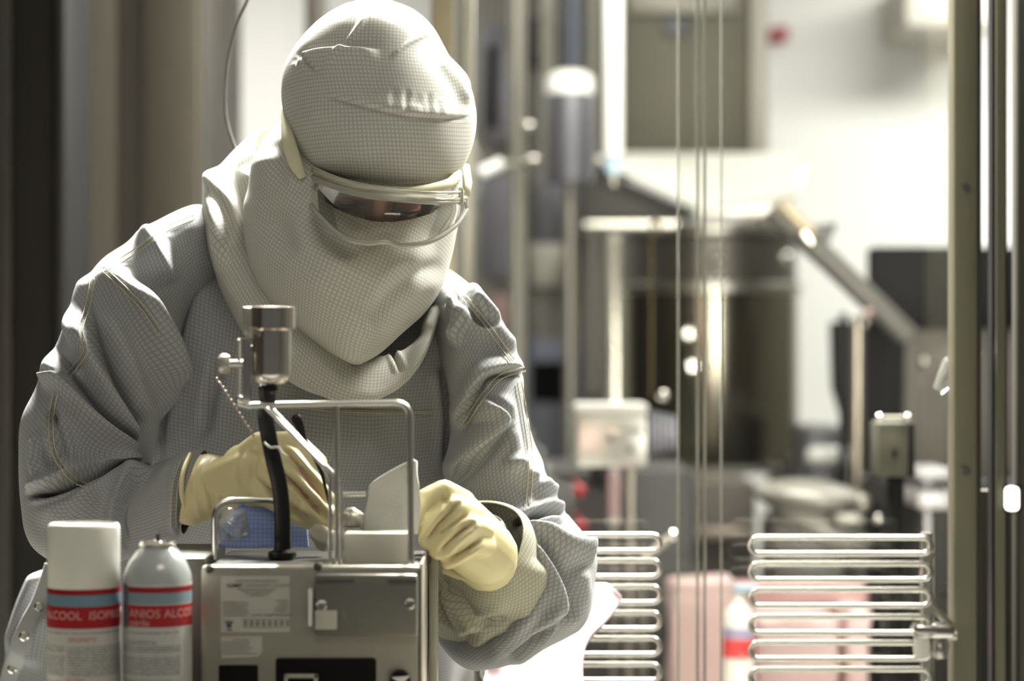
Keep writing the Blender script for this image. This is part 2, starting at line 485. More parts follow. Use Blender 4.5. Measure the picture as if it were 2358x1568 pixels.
def ceiling_lamp(x, y, sx, sy, label):
    t = thing('ceiling_light', label, 'light', (x, y, 3.0), 'ceiling light panels')
    MB().bx(x - sx / 2 - .03, x + sx / 2 + .03, y - sy / 2 - .03, y + sy / 2 + .03, 2.95, 3.0, .004).build('housing', WHITEP, t)
ceiling_lamp(-.05, 3.95, 1.1, .5, 'flush ceiling light directly over the person at the bench')
ceiling_lamp(.95, 3.70, .55, .8, 'flush ceiling light over the right side of the bench')
ceiling_lamp(.30, .9, .9, .5, 'added ceiling fill light in front of the bench towards the viewer')
ceiling_lamp(.45, 5.5, 1.2, .6, 'flush ceiling light over the middle of the room')
t = thing('added_strip_light', 'added upright strip light behind the right posts, out of view, for a highlight on the kettle', 'light', (0.88, 3.87, 0))
MB().bx(.84, .93, 3.84, 3.905, .0, 2.25, .004).build('housing', WHITEP, t)
ceiling_lamp(2.0, 7.9, 1.2, .6, 'flush ceiling light at the far right by the white wall')
ceiling_lamp(-1.3, 7.9, 1.2, .6, 'flush ceiling light at the far left by the white wall')

# ================================================================== BACKGROUND
# left: big steel cabinet and dark pillar
def left_side():
    t = thing('steel_cabinet', 'tall brushed steel cabinet with double doors left of the person', 'cabinet', (W(160, 0, 5.6).x, 5.6, 0))
    x0, x1 = W(-160, 0, 5.6).x, W(468, 0, 5.6).x; xm = W(300, 0, 5.6).x
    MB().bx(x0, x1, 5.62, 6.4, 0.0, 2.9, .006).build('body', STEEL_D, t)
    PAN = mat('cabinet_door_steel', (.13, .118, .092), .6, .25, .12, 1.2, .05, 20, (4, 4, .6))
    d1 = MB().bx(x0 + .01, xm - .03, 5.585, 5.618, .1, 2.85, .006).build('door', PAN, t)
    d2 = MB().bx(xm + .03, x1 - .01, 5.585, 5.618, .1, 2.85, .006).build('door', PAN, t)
    MB().bx(xm - .028, xm + .028, 5.60, 5.619, .1, 2.85).build('centre_strip', mat('strip_grey', (.075, .07, .055), .6), t)
    t = thing('dark_pillar', 'dark nearly black steel pillar at the left edge of the photo', 'pillar', (W(60, 0, 4.7).x, 4.7, 0))
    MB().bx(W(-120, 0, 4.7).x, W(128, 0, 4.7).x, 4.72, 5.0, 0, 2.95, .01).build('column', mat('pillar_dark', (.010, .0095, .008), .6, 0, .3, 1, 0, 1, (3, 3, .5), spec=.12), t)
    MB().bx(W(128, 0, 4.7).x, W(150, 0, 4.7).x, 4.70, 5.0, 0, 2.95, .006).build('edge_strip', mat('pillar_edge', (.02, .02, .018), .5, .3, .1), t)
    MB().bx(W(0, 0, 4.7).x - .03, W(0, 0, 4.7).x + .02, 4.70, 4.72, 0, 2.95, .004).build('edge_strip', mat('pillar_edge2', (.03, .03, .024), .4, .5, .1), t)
left_side()

def post(name, label, px0, px1, d, m, depth=.06, cat='post', y0=-60, zb=0.0, bev=.006):
    t = thing(name, label, cat, (W((px0 + px1) / 2, 0, d).x, d, zb))
    b = W(px0, y0, d); e = W(px1, y0, d)
    MB().bx(b.x, e.x, d, d + depth, zb, min(b.z, 2.99), bev).build('profile', m, t)
    return t
TAN = mat('tan_painted_steel', (.22, .195, .12), .6, 0, .08)
post('upright_post', 'narrow dark post just left of the hood top', 702, 748, 6.2, mat('post_dk', (.10, .09, .075), .5, .5), .08)
post('upright_post', 'tan upright post behind the right side of the hood', 992, 1046, 4.4, TAN, .06)
t = post('upright_post', 'pale thin upright beside the tan post right of the hood', 1056, 1092, 4.8, STEEL, .05)

# jumble of pipework between the hood and the steel duct (x 1090..1400)
def pipe(label, px, w, y0, y1, d, m, name='vertical_pipe', cat='pipe', g=None):
    a = W(px, y0, d); b = W(px, y1, d); a.z = min(a.z, 2.98)
    if y1 > 1500: b.z = 0
    o = MB().tube([a, b], M(w, d) / 2, 20).build(name, m, None)
    tag(o, label, cat, g); return o
GR1 = mat('pipe_grey_warm', (.26, .245, .21), .4, .8); GR2 = mat('pipe_grey_cool', (.13, .13, .145), .45, .7); GR3 = mat('pipe_light', (.33, .32, .275), .45, .6)
def backpanel():
    t = thing('equipment_cabinet', 'wide grey machine cabinet filling the space right of the hood', 'cabinet', (W(1200, 0, 8.4).x, 8.4, 0))
    MB().bx(W(1000, 0, 8.4).x, W(1442, 0, 8.4).x, 8.4, 9.2, 0, 2.9, .01).build('body', mat('cab_mid', (.12, .112, .096), .5, .1, .3, 2), t)
    for (a, b, c, e, mm) in ((1110, 1180, 60, 330, GR2), (1210, 1260, 40, 150, DARKG), (1110, 1200, 400, 640, GR2), (1230, 1340, 400, 560, GR2), (1130, 1190, 680, 760, mat('maroon', (.22, .13, .12), .5)), (1220, 1330, 780, 930, mat('bluegrey_door', (.09, .095, .13), .5)), (1220, 1300, 560, 660, GR3), (1150, 1345, 830, 1240, mat('bluegrey_low', (.055, .056, .07), .5)), (1120, 1150, 100, 300, GR3), (1345, 1372, 160, 420, GR3)):
        MB().pbox(a, c, b, e, 8.36, .03, .004).build('panel', mm, t)
backpanel()
pipe('light steel pipe running floor to ceiling beside the machine cabinet', 1190, 34, -40, 1600, 7.0, GR3)
pipe('dark blue-grey pipe above the white capped canister', 1318, 40, -40, 160, 7.2, mat('pipe_navy', (.10, .11, .14), .4, .5))
pipe('grey pipe with a soft sheen left of the white capped canister', 1262, 30, -40, 420, 7.4, GR3)
pipe('thin dim pipe close to the right shoulder', 1078, 22, 540, 1600, 6.0, GR3)
pipe('dim brown pipe left of the bright white tube', 1366, 22, -40, 900, 7.4, GR1)
def canister():
    d = 6.6; t = thing('capped_canister', 'grey canister with a glaring white domed cap', 'canister', W(1312, 420, d))
    r = M(55, d); c = W(1312, 420, d)
    MB().lathe([(0, 0), (r, 0), (r, M(195, d)), (r * .9, M(210, d)), (0, M(210, d))], c, 32).build('body', GR2, t)
    MB().lathe([(0, -M(18, d)), (r * 1.02, -M(18, d)), (r * 1.05, 0), (r * 1.0, M(22, d)), (r * .6, M(36, d)), (0, M(40, d))], W(1312, 200, d), 32).build('cap', mat('white_cap', (.9, .9, .86), .25, 0, .02), t)
    MB().tube([W(1312, 420, d), Vector((W(1312, 420, d).x, d, 0))], M(14, d), 16).build('stand', GR1, t)
canister()
def bright_tube():
    d = 6.0; t = thing('white_tube', 'bright white vertical tube with a pale blue lower end', 'tube', W(1412, 372, d))
    top = W(1412, -60, d)
    MB().tube([W(1412, 330, d), top], M(22, d), 24).build('tube', mat('white_tube', (.9, .9, .86), .3, 0, .02), t)
    MB().tube([W(1412, 372, d), W(1412, 330, d)], M(19, d), 24).build('coupling', mat('pale_blue', (.42, .56, .66), .4), t)
    MB().tube([W(1412, 372, d), W(1412, 400, d)], M(13, d), 24).build('nozzle', STEEL, t)
    t.location.z = W(0, 400, d).z
bright_tube()
def knobs():
    d = 6.4; t = thing('valve_manifold', 'slim steel standpipe carrying two round chrome knobs and a white handle', 'pipe', (W(1204, 0, d).x, d + .05, 0))
    x = W(1204, 0, d + .05).x
    MB().tube([(x, d + .05, 0), (x, d + .05, 2.98)], M(7, d), 16).build('standpipe', GR1, t)
    for px, py in ((1217, 290), (1228, 368)):
        MB().ball(W(px, py, d), M(13, d)).tube([W(px, py, d), Vector((x, d + .05, W(px, py, d).z))], M(5, d)).build('round_knob', POLISH, t)
    MB().tube([W(1108, 398, 6.35), W(1158, 375, 6.35)], M(14, 6.35), 16).build('white_handle', mat('white_handle', (.92, .92, .88), .3, 0, .02), t)
    MB().tube([W(1150, 378, 6.36), (x, d + .05, W(0, 372, d).z)], M(5, d), 12).build('handle_arm', STEEL, t)
knobs()

# steel duct / hood above the hopper
def duct():
    d = 7.8; t = thing('steel_column_cabinet', 'tall brushed steel column cabinet above the hopper', 'cabinet', (W(1590, 0, d).x, d, W(0, 375, d).z))
    DU = mat('duct_steel', (.155, .147, .11), .5, .3, .1, 1.5, .05, 20, (4, 4, .6))
    a = W(1440, 372, d); b = W(1725, -40, d)
    MB().bx(a.x, b.x, d, d + .8, a.z, 2.98, .006).build('body', DU, t)
    MB().bx(W(1728, 0, d).x, W(1768, 0, d).x, d - .01, d + .8, a.z, 2.98, .004).build('edge_trim', mat('duct_trim', (.45, .43, .37), .4, .1), t)
    MB().pbox(1450, -30, 1700, 30, d - .04, .03, .004).build('light_box', GR3, t)
    MB().pbox(1530, 40, 1590, 80, d - .03, .02, .004).build('vent', GR2, t)
duct()

# hopper + kettle
def kettle():
    d = 7.0; cx = W(1648, 0, d).x; r = M(216, d)
    t = thing('mixing_kettle', 'large round steel kettle with a clamped lid and rim band', 'kettle', (cx, d + r, 0))
    c = (cx, d + r, 0)
    z = lambda py: CAMZ - (py - 784) * K * d
    KS = mat('kettle_steel', (.24, .22, .165), .2, 1., .1, 2, .05, 20, (6, 6, .5))
    MB().lathe([(0, z(1098)), (r * .7, z(1098)), (r * .97, z(1075)), (r, z(1050)), (r, z(672))], c, 64).build('drum', KS, t)
    MB().lathe([(r, z(672)), (r * 1.035, z(670)), (r * 1.04, z(652)), (r, z(648)), (r * .98, z(648))], c, 64).build('rim_band', STEEL, t)
    MB().lathe([(r * .98, z(648)), (r * .97, z(545)), (r * .9, z(535))], c, 64).build('shoulder', STEEL_D, t)
    MB().lathe([(r * .95, z(540)), (r * 1.01, z(535)), (r * 1.02, z(522)), (r * 1.01, z(514)), (r * .7, z(508)), (0, z(504))], c, 64).build('lid', STEEL, t)
    for px, py in ((1458, 520), (1720, 512), (1750, 506), (1768, 512), (1650, 602), (1650, 640), (1805, 592)):
        MB().ball(W(px, py, d - .02), M(14, d), (1.2, 1, .9)).build('clamp_bolt', POLISH, t)
    for px, py in ((1583, 768), (1592, 842)):
        MB().lathe([(0, 0), (M(16, d), 0), (M(16, d), .05), (M(8, d), .06), (0, .06)], W(px, py, d - .0), 20, (0, -1, 0)).build('gauge_port', POLISH, t)
    for sx in (-.8, .8):
        for sy in (-.6, .6):
            MB().tube([(cx + sx * r, d + r + sy * r, 0), (cx + sx * r, d + r + sy * r, z(1060))], .02).build('leg', STEEL_D, t)
    # hopper above
    t2 = thing('steel_hopper', 'glaring steel hopper tray with a slanted lip over the kettle', 'hopper', W(1640, 485, 6.9))
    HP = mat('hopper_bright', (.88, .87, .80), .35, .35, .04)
    dd = 6.75
    b = MB()
    P = lambda x, y, dd_: W(x, y, dd_)
    v = [b.bm.verts.new(p) for p in (P(1372, 368, dd), P(1602, 478, dd), P(1832, 452, dd), P(1850, 362, dd + .5), P(1440, 360, dd + .5), P(1600, 400, dd + .35), P(1790, 395, dd + .35))]
    for f in ((0, 1, 5, 4), (1, 2, 6, 5), (2, 3, 6), (3, 4, 5, 6)): b.bm.faces.new([v[i] for i in f])
    o = b.build('tray', HP, t2, False, False); s_ = o.modifiers.new('s', 'SOLIDIFY'); s_.thickness = .012
    MB().poly([(1350, 380), (1602, 486), (1596, 502), (1352, 500)], dd + .06, .12).build('underside', DARKG, t2)
    MB().poly([(1600, 484), (1832, 456), (1800, 492), (1560, 494)], dd + .06, .12).build('neck', STEEL, t2)
    MB().tube([P(1852, 362, dd + .48), P(1832, 452, dd - .02), P(1604, 480, dd - .02)], M(5, dd)).build('rolled_edge', STEEL, t2)
    MB().tube([P(1345, 520, dd), P(1560, 520, dd)], M(16, dd)).build('clamp_pipe', STEEL, t2)
kettle()
post('sight_tube', 'glassy vertical tube with bright ends left of the kettle', 1395, 1432, 6.5, mat('sight_tube', (.42, .40, .34), .2, .8), .05, 'tube', 540, .3, .01)
def rod_and_box():
    d = 5.0
    t = thing('steel_control_box', 'shiny steel box with a bright lid on a thin pole', 'box', (W(1450, 0, d).x, d + .08, 0))
    BR = mat('box_steel', (.66, .65, .60), .34, .9, .06, 4)
    MB().pbox(1326, 952, 1492, 1076, d, .15, .008).build('housing', BR, t)
    a = W(1324, 952, d); b_ = W(1494, 930, d)
    MB().bx(a.x, b_.x, d - .004, d + .16, a.z, b_.z, .008).build('lid', mat('box_lid', (.92, .91, .87), .4, .0, .03), t)
    MB().pbox(1400, 985, 1484, 998, d - .01, .01, .003).build('slot_plate', POLISH, t)
    for px, py in ((1405, 1010), (1452, 1036)):
        MB().lathe([(0, 0), (M(7, d), 0), (M(7, d), .006), (0, .008)], W(px, py, d), 16, (0, -1, 0)).build('screw', STEEL_D, t)
    MB().tube([W(1452, 1076, d + .07), Vector((W(1452, 0, d).x, d + .07, 0))], M(14, d)).build('pole', STEEL, t)
    for k in range(5):
        MB().pbox(1497 + k * 13, 945 + k * 3, 1506 + k * 13, 1045 - k * 2, d + .03 + k * .012, .01, .002).build('cooling_fin', mat('fin', (.28, .29, .33), .3, .8), t)
    t = thing('guide_rod', 'thin brass rod with a hooked top standing behind the steel box', 'rod', W(1505, 915, d + .05))
    MB().tube(arc([W(1500, 915, d + .05), W(1500, 510, d + .05), W(1518, 510, d + .05), W(1518, 545, d + .05)], .02), M(3.6, d), 10).build('rod', mat('brass_rod', (.17, .135, .07), .35, .9), t)
    MB().ball(W(1528, 912, d + .02), M(14, d)).build('knob', POLISH, t)
rod_and_box()
def small_bits():
    d = 5.2
    t = thing('handle_bottle', 'slim pink and white bottle hanging under the steel box', 'bottle', W(1414, 1236, d))
    MB().lathe([(0, 0), (M(13, d), .002), (M(14, d), M(60, d)), (M(15, d), M(100, d)), (M(12, d), M(125, d)), (0, M(130, d))], W(1414, 1210, d), 20).build('body', PINKL, t)
    MB().ball(W(1414, 1200, d), M(15, d), (1, 1, .8)).build('collar', WHITEP, t)
    MB().tube([W(1414, 1212, d), Vector((W(1414, 0, d).x, d, 0))], M(8, d)).build('stem', STEEL, t)
    o = MB().ball(W(1335, 1130, d), M(15, d)).tube([W(1335, 1130, d), W(1335, 1130, d) + Vector((0, .3, 0))], M(6, d)).build('indicator_lamp', RED); tag(o, 'upper round red indicator lamp left of the steel box pole', 'lamp', 'red indicator lamps')
    o = MB().ball(W(1338, 1210, d), M(14, d)).tube([W(1338, 1210, d), W(1338, 1210, d) + Vector((0, .3, 0))], M(6, d)).build('indicator_lamp', RED); tag(o, 'lower red indicator lamp just above the elbow', 'lamp', 'red indicator lamps')
    t = thing('switch_cabinet', 'dark cabinet behind the red lamps under the steel box', 'cabinet', (W(1400, 0, 5.5).x, 5.5, 0))
    MB().bx(W(1260, 0, 5.5).x, W(1600, 0, 5.5).x, 5.5, 6.1, 0, W(0, 1085, 5.5).z, .01).build('body', mat('switch_cab', (.06, .058, .055), .5, .2, .25, 3), t)
    MB().pbox(1360, 1075, 1410, 1120, 5.46, .04, .004).build('dark_panel', BLACK, t)
    t = thing('steel_valve', 'small steel valve with a round end right of the upper loops', 'valve', W(1530, 1250, 4.2))
    MB().tube([W(1480, 1290, 4.2), W(1545, 1235, 4.2)], M(10, 4.2)).build('arm', STEEL, t)
    MB().ball(W(1550, 1232, 4.2), M(13, 4.2)).build('knob', POLISH, t)
    MB().tube([W(1480, 1290, 4.2), Vector((W(1480, 0, 4.2).x, 4.2, 0))], M(10, 4.2)).build('stem', STEEL_D, t)
    # lower machinery under kettle
    t = thing('kettle_base_cabinet', 'brown-grey steel base cabinet below the kettle', 'cabinet', (W(1700, 0, 6.2).x, 6.2, 0))
    MB().bx(W(1520, 0, 6.2).x, W(1740, 0, 6.2).x, 6.2, 6.75, 0, W(0, 1110, 6.2).z, .01).build('body', mat('base_cab', (.07, .06, .048), .5, .2, .2, 3), t)
    MB().pbox(1600, 1215, 1730, 1245, 6.17, .03, .006).build('handle_plate', mat('base_plate', (.36, .30, .25), .35, .7), t)
small_bits()

# right: wall items
o = MB().pbox(1772, 62, 1792, 92, 9.4, .1, .01).pbox(1788, 60, 1818, 92, 9.42, .08, .01).build('alarm_button', mat('alarm_red', (.35, .03, .05), .4)); tag(o, 'small dark red alarm button high on the white wall', 'button')
o = MB().pbox(2085, -60, 2300, 62, 8.9, .6, .02).build('wall_box', mat('wall_box', (.50, .48, .42), .5, .1)); tag(o, 'beige box high on the white wall at the top right', 'box')

def right_machines():
    d = 6.0
    t = thing('dark_monitor', 'large black screen on a brown-grey housing at the right', 'monitor', (W(2110, 0, d).x, d, 0))
    MB().pbox(2012, 568, 2640, 758, d, .12, .004).build('screen', BLACKM, t)
    MB().poly([(2085, 757), (2660, 757), (2660, 1300), (2120, 1300), (2078, 1000)], d + .02, .5).build('housing', mat('housing_brown', (.085, .075, .06), .45, .3, .2, 4), t)
    MB().bx(W(2090, 0, d).x, W(2400, 0, d).x, d + .04, d + .5, 0, W(0, 1300, d).z, .01).build('plinth', DARKG, t)
    MB().ball(W(2130, 835, d), M(12, d)).build('dial', STEEL, t)
    MB().poly([(1945, 740), (2085, 770), (2080, 1100), (2010, 1100), (1950, 900)], d + .02, .3).build('side_panel', BLACKM, t)
    # boom arm
    d = 5.6
    t = thing('boom_arm', 'grey steel boom arm slanting down from the hopper to the black screen', 'arm', W(1900, 600, d))
    AM = mat('arm_steel', (.12, .115, .10), .5, .3)
    MB().tube([W(1775, 480, d), W(1920, 610, d), W(2090, 775, d)], M(27, d), 20).build('tube', AM, t)
    MB().ball(W(2000, 725, d - .04), M(15, d)).build('pivot', mat('pivot', (.3, .22, .2), .4, .6), t)
    MB().poly([(1860, 520), (1930, 512), (1905, 570), (1880, 600)], d - .02, .06).build('lever', mat('lever', (.07, .07, .06), .5), t)
    MB().tube([W(1800, 470, d - .03), W(1870, 540, d - .03)], M(17, d)).build('sleeve', mat('arm_tan', (.42, .36, .24), .4, .5), t)
    MB().tube([W(1850, 535, d - .06), W(1868, 560, d - .06)], M(13, d)).build('bolt', POLISH, t)
    MB().tube([W(1975, 730, d + .05), Vector((W(1975, 0, d).x, d + .05, 0))], M(15, d)).build('leg', mat('arm_leg', (.40, .36, .29), .35, .8), t)
    MB().bx(W(1945, 0, d).x, W(1962, 0, d).x, d + .08, d + .1, 0, W(0, 720, d).z).build('brace', BLACKM, t)
    # base between kettle and leg
    t = thing('low_equipment', 'low dark equipment block below the white gap beside the kettle', 'equipment', (W(1905, 0, 6.6).x, 6.6, 0))
    MB().bx(W(1862, 0, 6.6).x, W(1960, 0, 6.6).x, 6.6, 7.0, 0, W(0, 985, 6.6).z, .01).build('body', mat('low_eq', (.12, .12, .125), .4, .4), t)
    MB().pbox(1858, 1030, 1962, 1075, 6.55, .05, .02).build('band', mat('low_band', (.6, .6, .56), .4, .2), t)
    # small box on stand, nearer
    d = 4.0
    t = thing('sensor_box', 'small olive sensor box with two bright studs on a dark stand', 'sensor', (W(2062, 0, d).x, d + .04, 0))
    MB().pbox(2020, 972, 2092, 1098, d, .08, .006).build('housing', mat('sensor_olive', (.09, .088, .065), .4, .4), t)
    MB().pbox(2092, 972, 2108, 1098, d + .002, .078, .004).build('side', BLACK, t)
    for px in (2025, 2090):
        MB().ball(W(px, 960, d), M(8, d)).build('stud', POLISH, t)
    MB().tube([W(2030, 962, d), W(2088, 962, d)], M(5, d)).build('top_bar', STEEL_D, t)
    MB().pbox(2056, 1032, 2066, 1056, d - .004, .004, .002).build('slot', BLACK, t)
    MB().tube([W(2062, 1098, d + .04), Vector((W(2062, 0, d).x, d + .04, 0))], M(20, d)).build('stand', BLACKM, t)
    # grey shell cover
    d = 5.15
    t = thing('draped_cover', 'pale grey rounded cover over dark equipment above the right loops', 'cover', (W(1880, 0, d).x, d + .2, 0))
    SH = mat('cover_grey', (.28, .27, .235), .4, .3, .1, 8, .3, 10)
    def sh(v): return v
    MB().ball(W(1870, 1145, d + .2), 1, (M(140, d), .14, M(42, d)), 40, 24, Matrix.Rotation(.10, 3, 'Y')).build('upper_shell', SH, t, True)
    MB().ball(W(1890, 1215, d + .18), 1, (M(130, d), .12, M(52, d)), 40, 24, Matrix.Rotation(.45, 3, 'Y')).build('lower_shell', SH, t, True)
    MB().bx(W(1790, 0, d).x, W(1960, 0, d).x, d + .1, d + .35, 0, W(0, 1200, d + .1).z, .01).build('base', mat('cover_base', (.055, .052, .042), .5), t)
    MB().pbox(1925, 1185, 1990, 1210, d - .02, .06, .01).build('fitting', GR3, t)
    MB().ball(W(2022, 1196, d - .05), M(11, d)).build('stud', POLISH, t)
    MB().ball(W(1985, 1160, d - .02), M(22, d)).build('knob', GR1, t)
    # white-grey bits right of sensor box
    o = MB().pbox(2110, 1080, 2200, 1105, 4.9, .2, .01).pbox(2112, 1130, 2200, 1175, 4.9, .2, .01).bx(W(2150, 0, 4.9).x, W(2162, 0, 4.9).x, 5.0, 5.03, 0, W(0, 1100, 4.9).z).build('cable_trunking', mat('trunking', (.34, .33, .33), .45, .2)); tag(o, 'pair of pale grey trunking blocks right of the sensor box', 'trunking')
    # dark machine filling the lower right
    t = thing('dark_machine', 'large dark machine block filling the lower right behind the loops', 'machine', (W(2200, 0, 5.1).x, 5.2, 0))
    MB().bx(W(2030, 0, 5.2).x, W(2560, 0, 5.2).x, 5.2, 5.48, 0, W(0, 1110, 5.2).z, .01).build('body', mat('machine_dark', (.012, .011, .009), .5, 0, .3, 3, spec=.15), t)
    for px, py in ((2090, 1385), (2180, 1360), (2060, 1218)):
        MB().lathe([(M(6, 5.2), 0), (M(11, 5.2), .01), (M(11, 5.2), .02), (M(6, 5.2), .03)], W(px, py, 5.2), 16, (0, -1, 0)).build('port', STEEL, t)
right_machines()

# pink packs and bottle on the rear bench
def rear_bench():
    d = 4.6; zb = .60
    t = thing('rear_bench', 'low steel bench holding the pink packs behind the loops', 'bench', (W(1750, 0, d).x, d + .3, 0))
    MB().bx(W(1470, 0, d).x, W(2080, 0, d).x, d - .22, d + .40, zb - .03, zb, .004).build('worktop', STEEL, t)
    for px in (1490, 2060):
        for y in (d - .18, d + .36): MB().bx(W(px, 0, d).x - .02, W(px, 0, d).x + .02, y - .02, y + .02, 0, zb - .03).build('leg', STEEL_D, t)
    def pack(label, px0, px1, py0, dd, dep, m, group='pink packs on the rear bench'):
        a = W(px0, py0, dd); b = W(px1, py0, dd)
        b_ = MB(); b_.bx(a.x, b.x, dd, dd + dep, zb, a.z, .012)
        bmesh.ops.subdivide_edges(b_.bm, edges=b_.bm.edges[:], cuts=4, use_grid_fill=True)
        for v in b_.bm.verts: v.co += mnoise.noise_vector(v.co * 14) * .010
        for v in b_.bm.verts: v.co.z = max(v.co.z, zb)
        tag(b_.build('pink_pack', m, None, True), label, 'pack', group)
    pack('tall pink pack at the left end of the rear bench', 1550, 1700, 1340, 4.62, .16, PINKL)
    pack('wide dull pink pack behind the alcohol bottle', 1560, 2000, 1348, 4.82, .12, PINK)
    pack('pale pink pack in front behind the right loops', 1745, 1930, 1425, 4.60, .15, PINKL)
    pack('short pink pack at the right end of the rear bench', 1945, 2005, 1400, 4.58, .15, PINKL)
    dd = 4.42
    t = thing('spray_bottle', 'blurred white bottle with a red and violet label on the rear bench', 'bottle', W(1705, 0, dd)); t.location.z = zb; t.location.y = dd + .06
    cx = W(1705, 0, dd).x; cy = dd + M(44, dd); z = lambda py: CAMZ - (py - 784) * K * dd
    r = M(36, dd)
    MB().lathe([(0, zb), (r, zb), (r, z(1430)), (r * .8, z(1408)), (r * .35, z(1385)), (r * .35, z(1370)), (0, z(1370))], (cx, cy, 0), 32).build('body', WHITEP, t)
    MB().lathe([(r * 1.01, z(1518)), (r * 1.02, z(1518)), (r * 1.02, z(1474)), (r * 1.01, z(1474))], (cx, cy, 0), 32).build('red_label', mat('label_red', (.62, .05, .05), .5), t)
    MB().lathe([(r * 1.01, z(1473)), (r * 1.02, z(1473)), (r * 1.02, z(1448)), (r * 1.01, z(1448))], (cx, cy, 0), 32).build('violet_label', mat('label_violet', (.33, .3, .45), .5), t)
    MB().bx(cx - .01, cx + .035, cy - .012, cy + .012, z(1370), z(1352), .004).build('nozzle', mat('nozzle_blue', (.3, .4, .5), .4), t)
rear_bench()

# loops of bright wire
def loop_rack(name, label, px0, px1, ys, d, post_px, closed_left):
    zb = .80
    t = thing(name, label, 'rack', (W(post_px, 0, d).x, d + .05, zb))
    for k, y in enumerate(ys):
        x0, x1 = px0[k] if isinstance(px0, list) else px0, px1
        h = 37
        a, b, c, e = W(x0, y, d), W(x1, y, d), W(x1, y + h, d), W(x0, y + h, d)
        r = M(h / 2, d)
        path = []
        n = 10
        cl = W(x0, y + h / 2, d) + Vector((r, 0, 0)); crr = W(x1, y + h / 2, d) - Vector((r, 0, 0))
        for i in range(n + 1):
            an = math.pi / 2 + math.pi * i / n; path.append(cl + Vector((r * math.cos(an), 0, r * math.sin(an))))
        for i in range(n + 1):
            an = -math.pi / 2 + math.pi * i / n; path.append(crr + Vector((r * math.cos(an), 0, r * math.sin(an))))
        path.append(path[0]); path.append(path[1])
        MB().tube(path, M(6.5, d), 12, False).build('wire_loop', WIRE, t)
    top = CAMZ - (ys[0] - 784 - 10) * K * d
    px = W(post_px, 0, d).x
    MB().bx(px - .006, px + .006, d + .004, d + .02, zb, top).build('upright', STEEL, t)
    MB().bx(px - .06, px + .06, d - .02, d + .09, zb, zb + .012, .003).build('foot', STEEL_D, t)
    return t
LD = 3.28
loop_rack('loop_rack', 'rack of long bright wire loops emerging from behind the elbow', 1112, 1520, [1232, 1291, 1351, 1411, 1470, 1530], LD, 1210, True)
tr = loop_rack('loop_rack', 'rack of bright wire loops at the lower right', 1728, 2142, [1238, 1298, 1358, 1420, 1480, 1541], LD, 2136, True)
MB().tube(arc([W(2142, 1270, LD + .01), W(2120, 1330, LD + .01), W(2140, 1390, LD + .01), W(2190, 1440, LD + .01)], .02), M(9, LD)).build('bracket', STEEL, tr)
def hinge():
    d = 3.26; t = thing('door_clamp', 'chunky bright steel clamp beside the right upright', 'clamp', W(2150, 1500, d))
    MB().pbox(2108, 1440, 2200, 1472, d, .05, .006).build('body', POLISH, t)
    for px, m in ((2122, WHITEP), (2165, POLISH)):
        MB().lathe([(0, 0), (M(17, d), .003), (M(21, d), .02), (M(16, d), .035), (0, .037)], W(px, 1520, d + .02), 20).build('knob', m, t)
    MB().tube([W(2150, 1465, d + .03), W(2202, 1465, d + .03)], M(10, d)).build('pin', STEEL, t)
    MB().tube([W(2124, 1470, d + .02), W(2124, 1500, d + .02)], M(9, d)).build('stem', STEEL, t)
hinge()
# bench carrying racks
t = thing('middle_bench', 'steel bench under the wire loop racks, behind the person', 'bench', (W(1700, 0, 3.4).x, 3.4, 0))
MB().bx(W(1170, 0, 3.3).x, W(2180, 0, 3.3).x, 3.22, 3.385, .77, .80, .004).build('worktop', DARKG, t)
for x in (W(1185, 0, 3.3).x, W(2160, 0, 3.3).x):
    for y in (3.24, 3.365): MB().bx(x - .015, x + .015, y - .015, y + .015, 0, .77).build('leg', STEEL_D, t)

# crumpled bright pink film in front of left loops
def film():
    d = 3.22; nx, ny = 40, 40
    edges = [(1350, 1175, 1400), (1380, 1160, 1432), (1430, 1140, 1392), (1470, 1130, 1352), (1505, 1125, 1340), (1568, 1110, 1338), (1640, 1100, 1330)]
    E = cr(edges, ny); V = []
    for i in range(ny):
        y, xl, xr = E[i]
        for j in range(nx):
            u = j / (nx - 1); p = W(xl + (xr - xl) * u, y, d)
            p.y += .02 - .13 * max(0, (y - 1350)) / 220 + .012 * mnoise.noise(Vector((p.x * 30, p.z * 30, 0))) + .02 * math.sin(u * 3)
            V.append(p)
    F = [(i * nx + j, i * nx + j + 1, (i + 1) * nx + j + 1, (i + 1) * nx + j) for i in range(ny - 1) for j in range(nx - 1)]
    o = mk('pink_bag', V, F, mat('bright_pink_film', (.55, .40, .42), .35, 0, .04, 6, .3, 12)); md = o.modifiers.new('s', 'SOLIDIFY'); md.thickness = .004
    tag(o, 'bright pale pink plastic bag hanging behind the elbow', 'bag')
film()

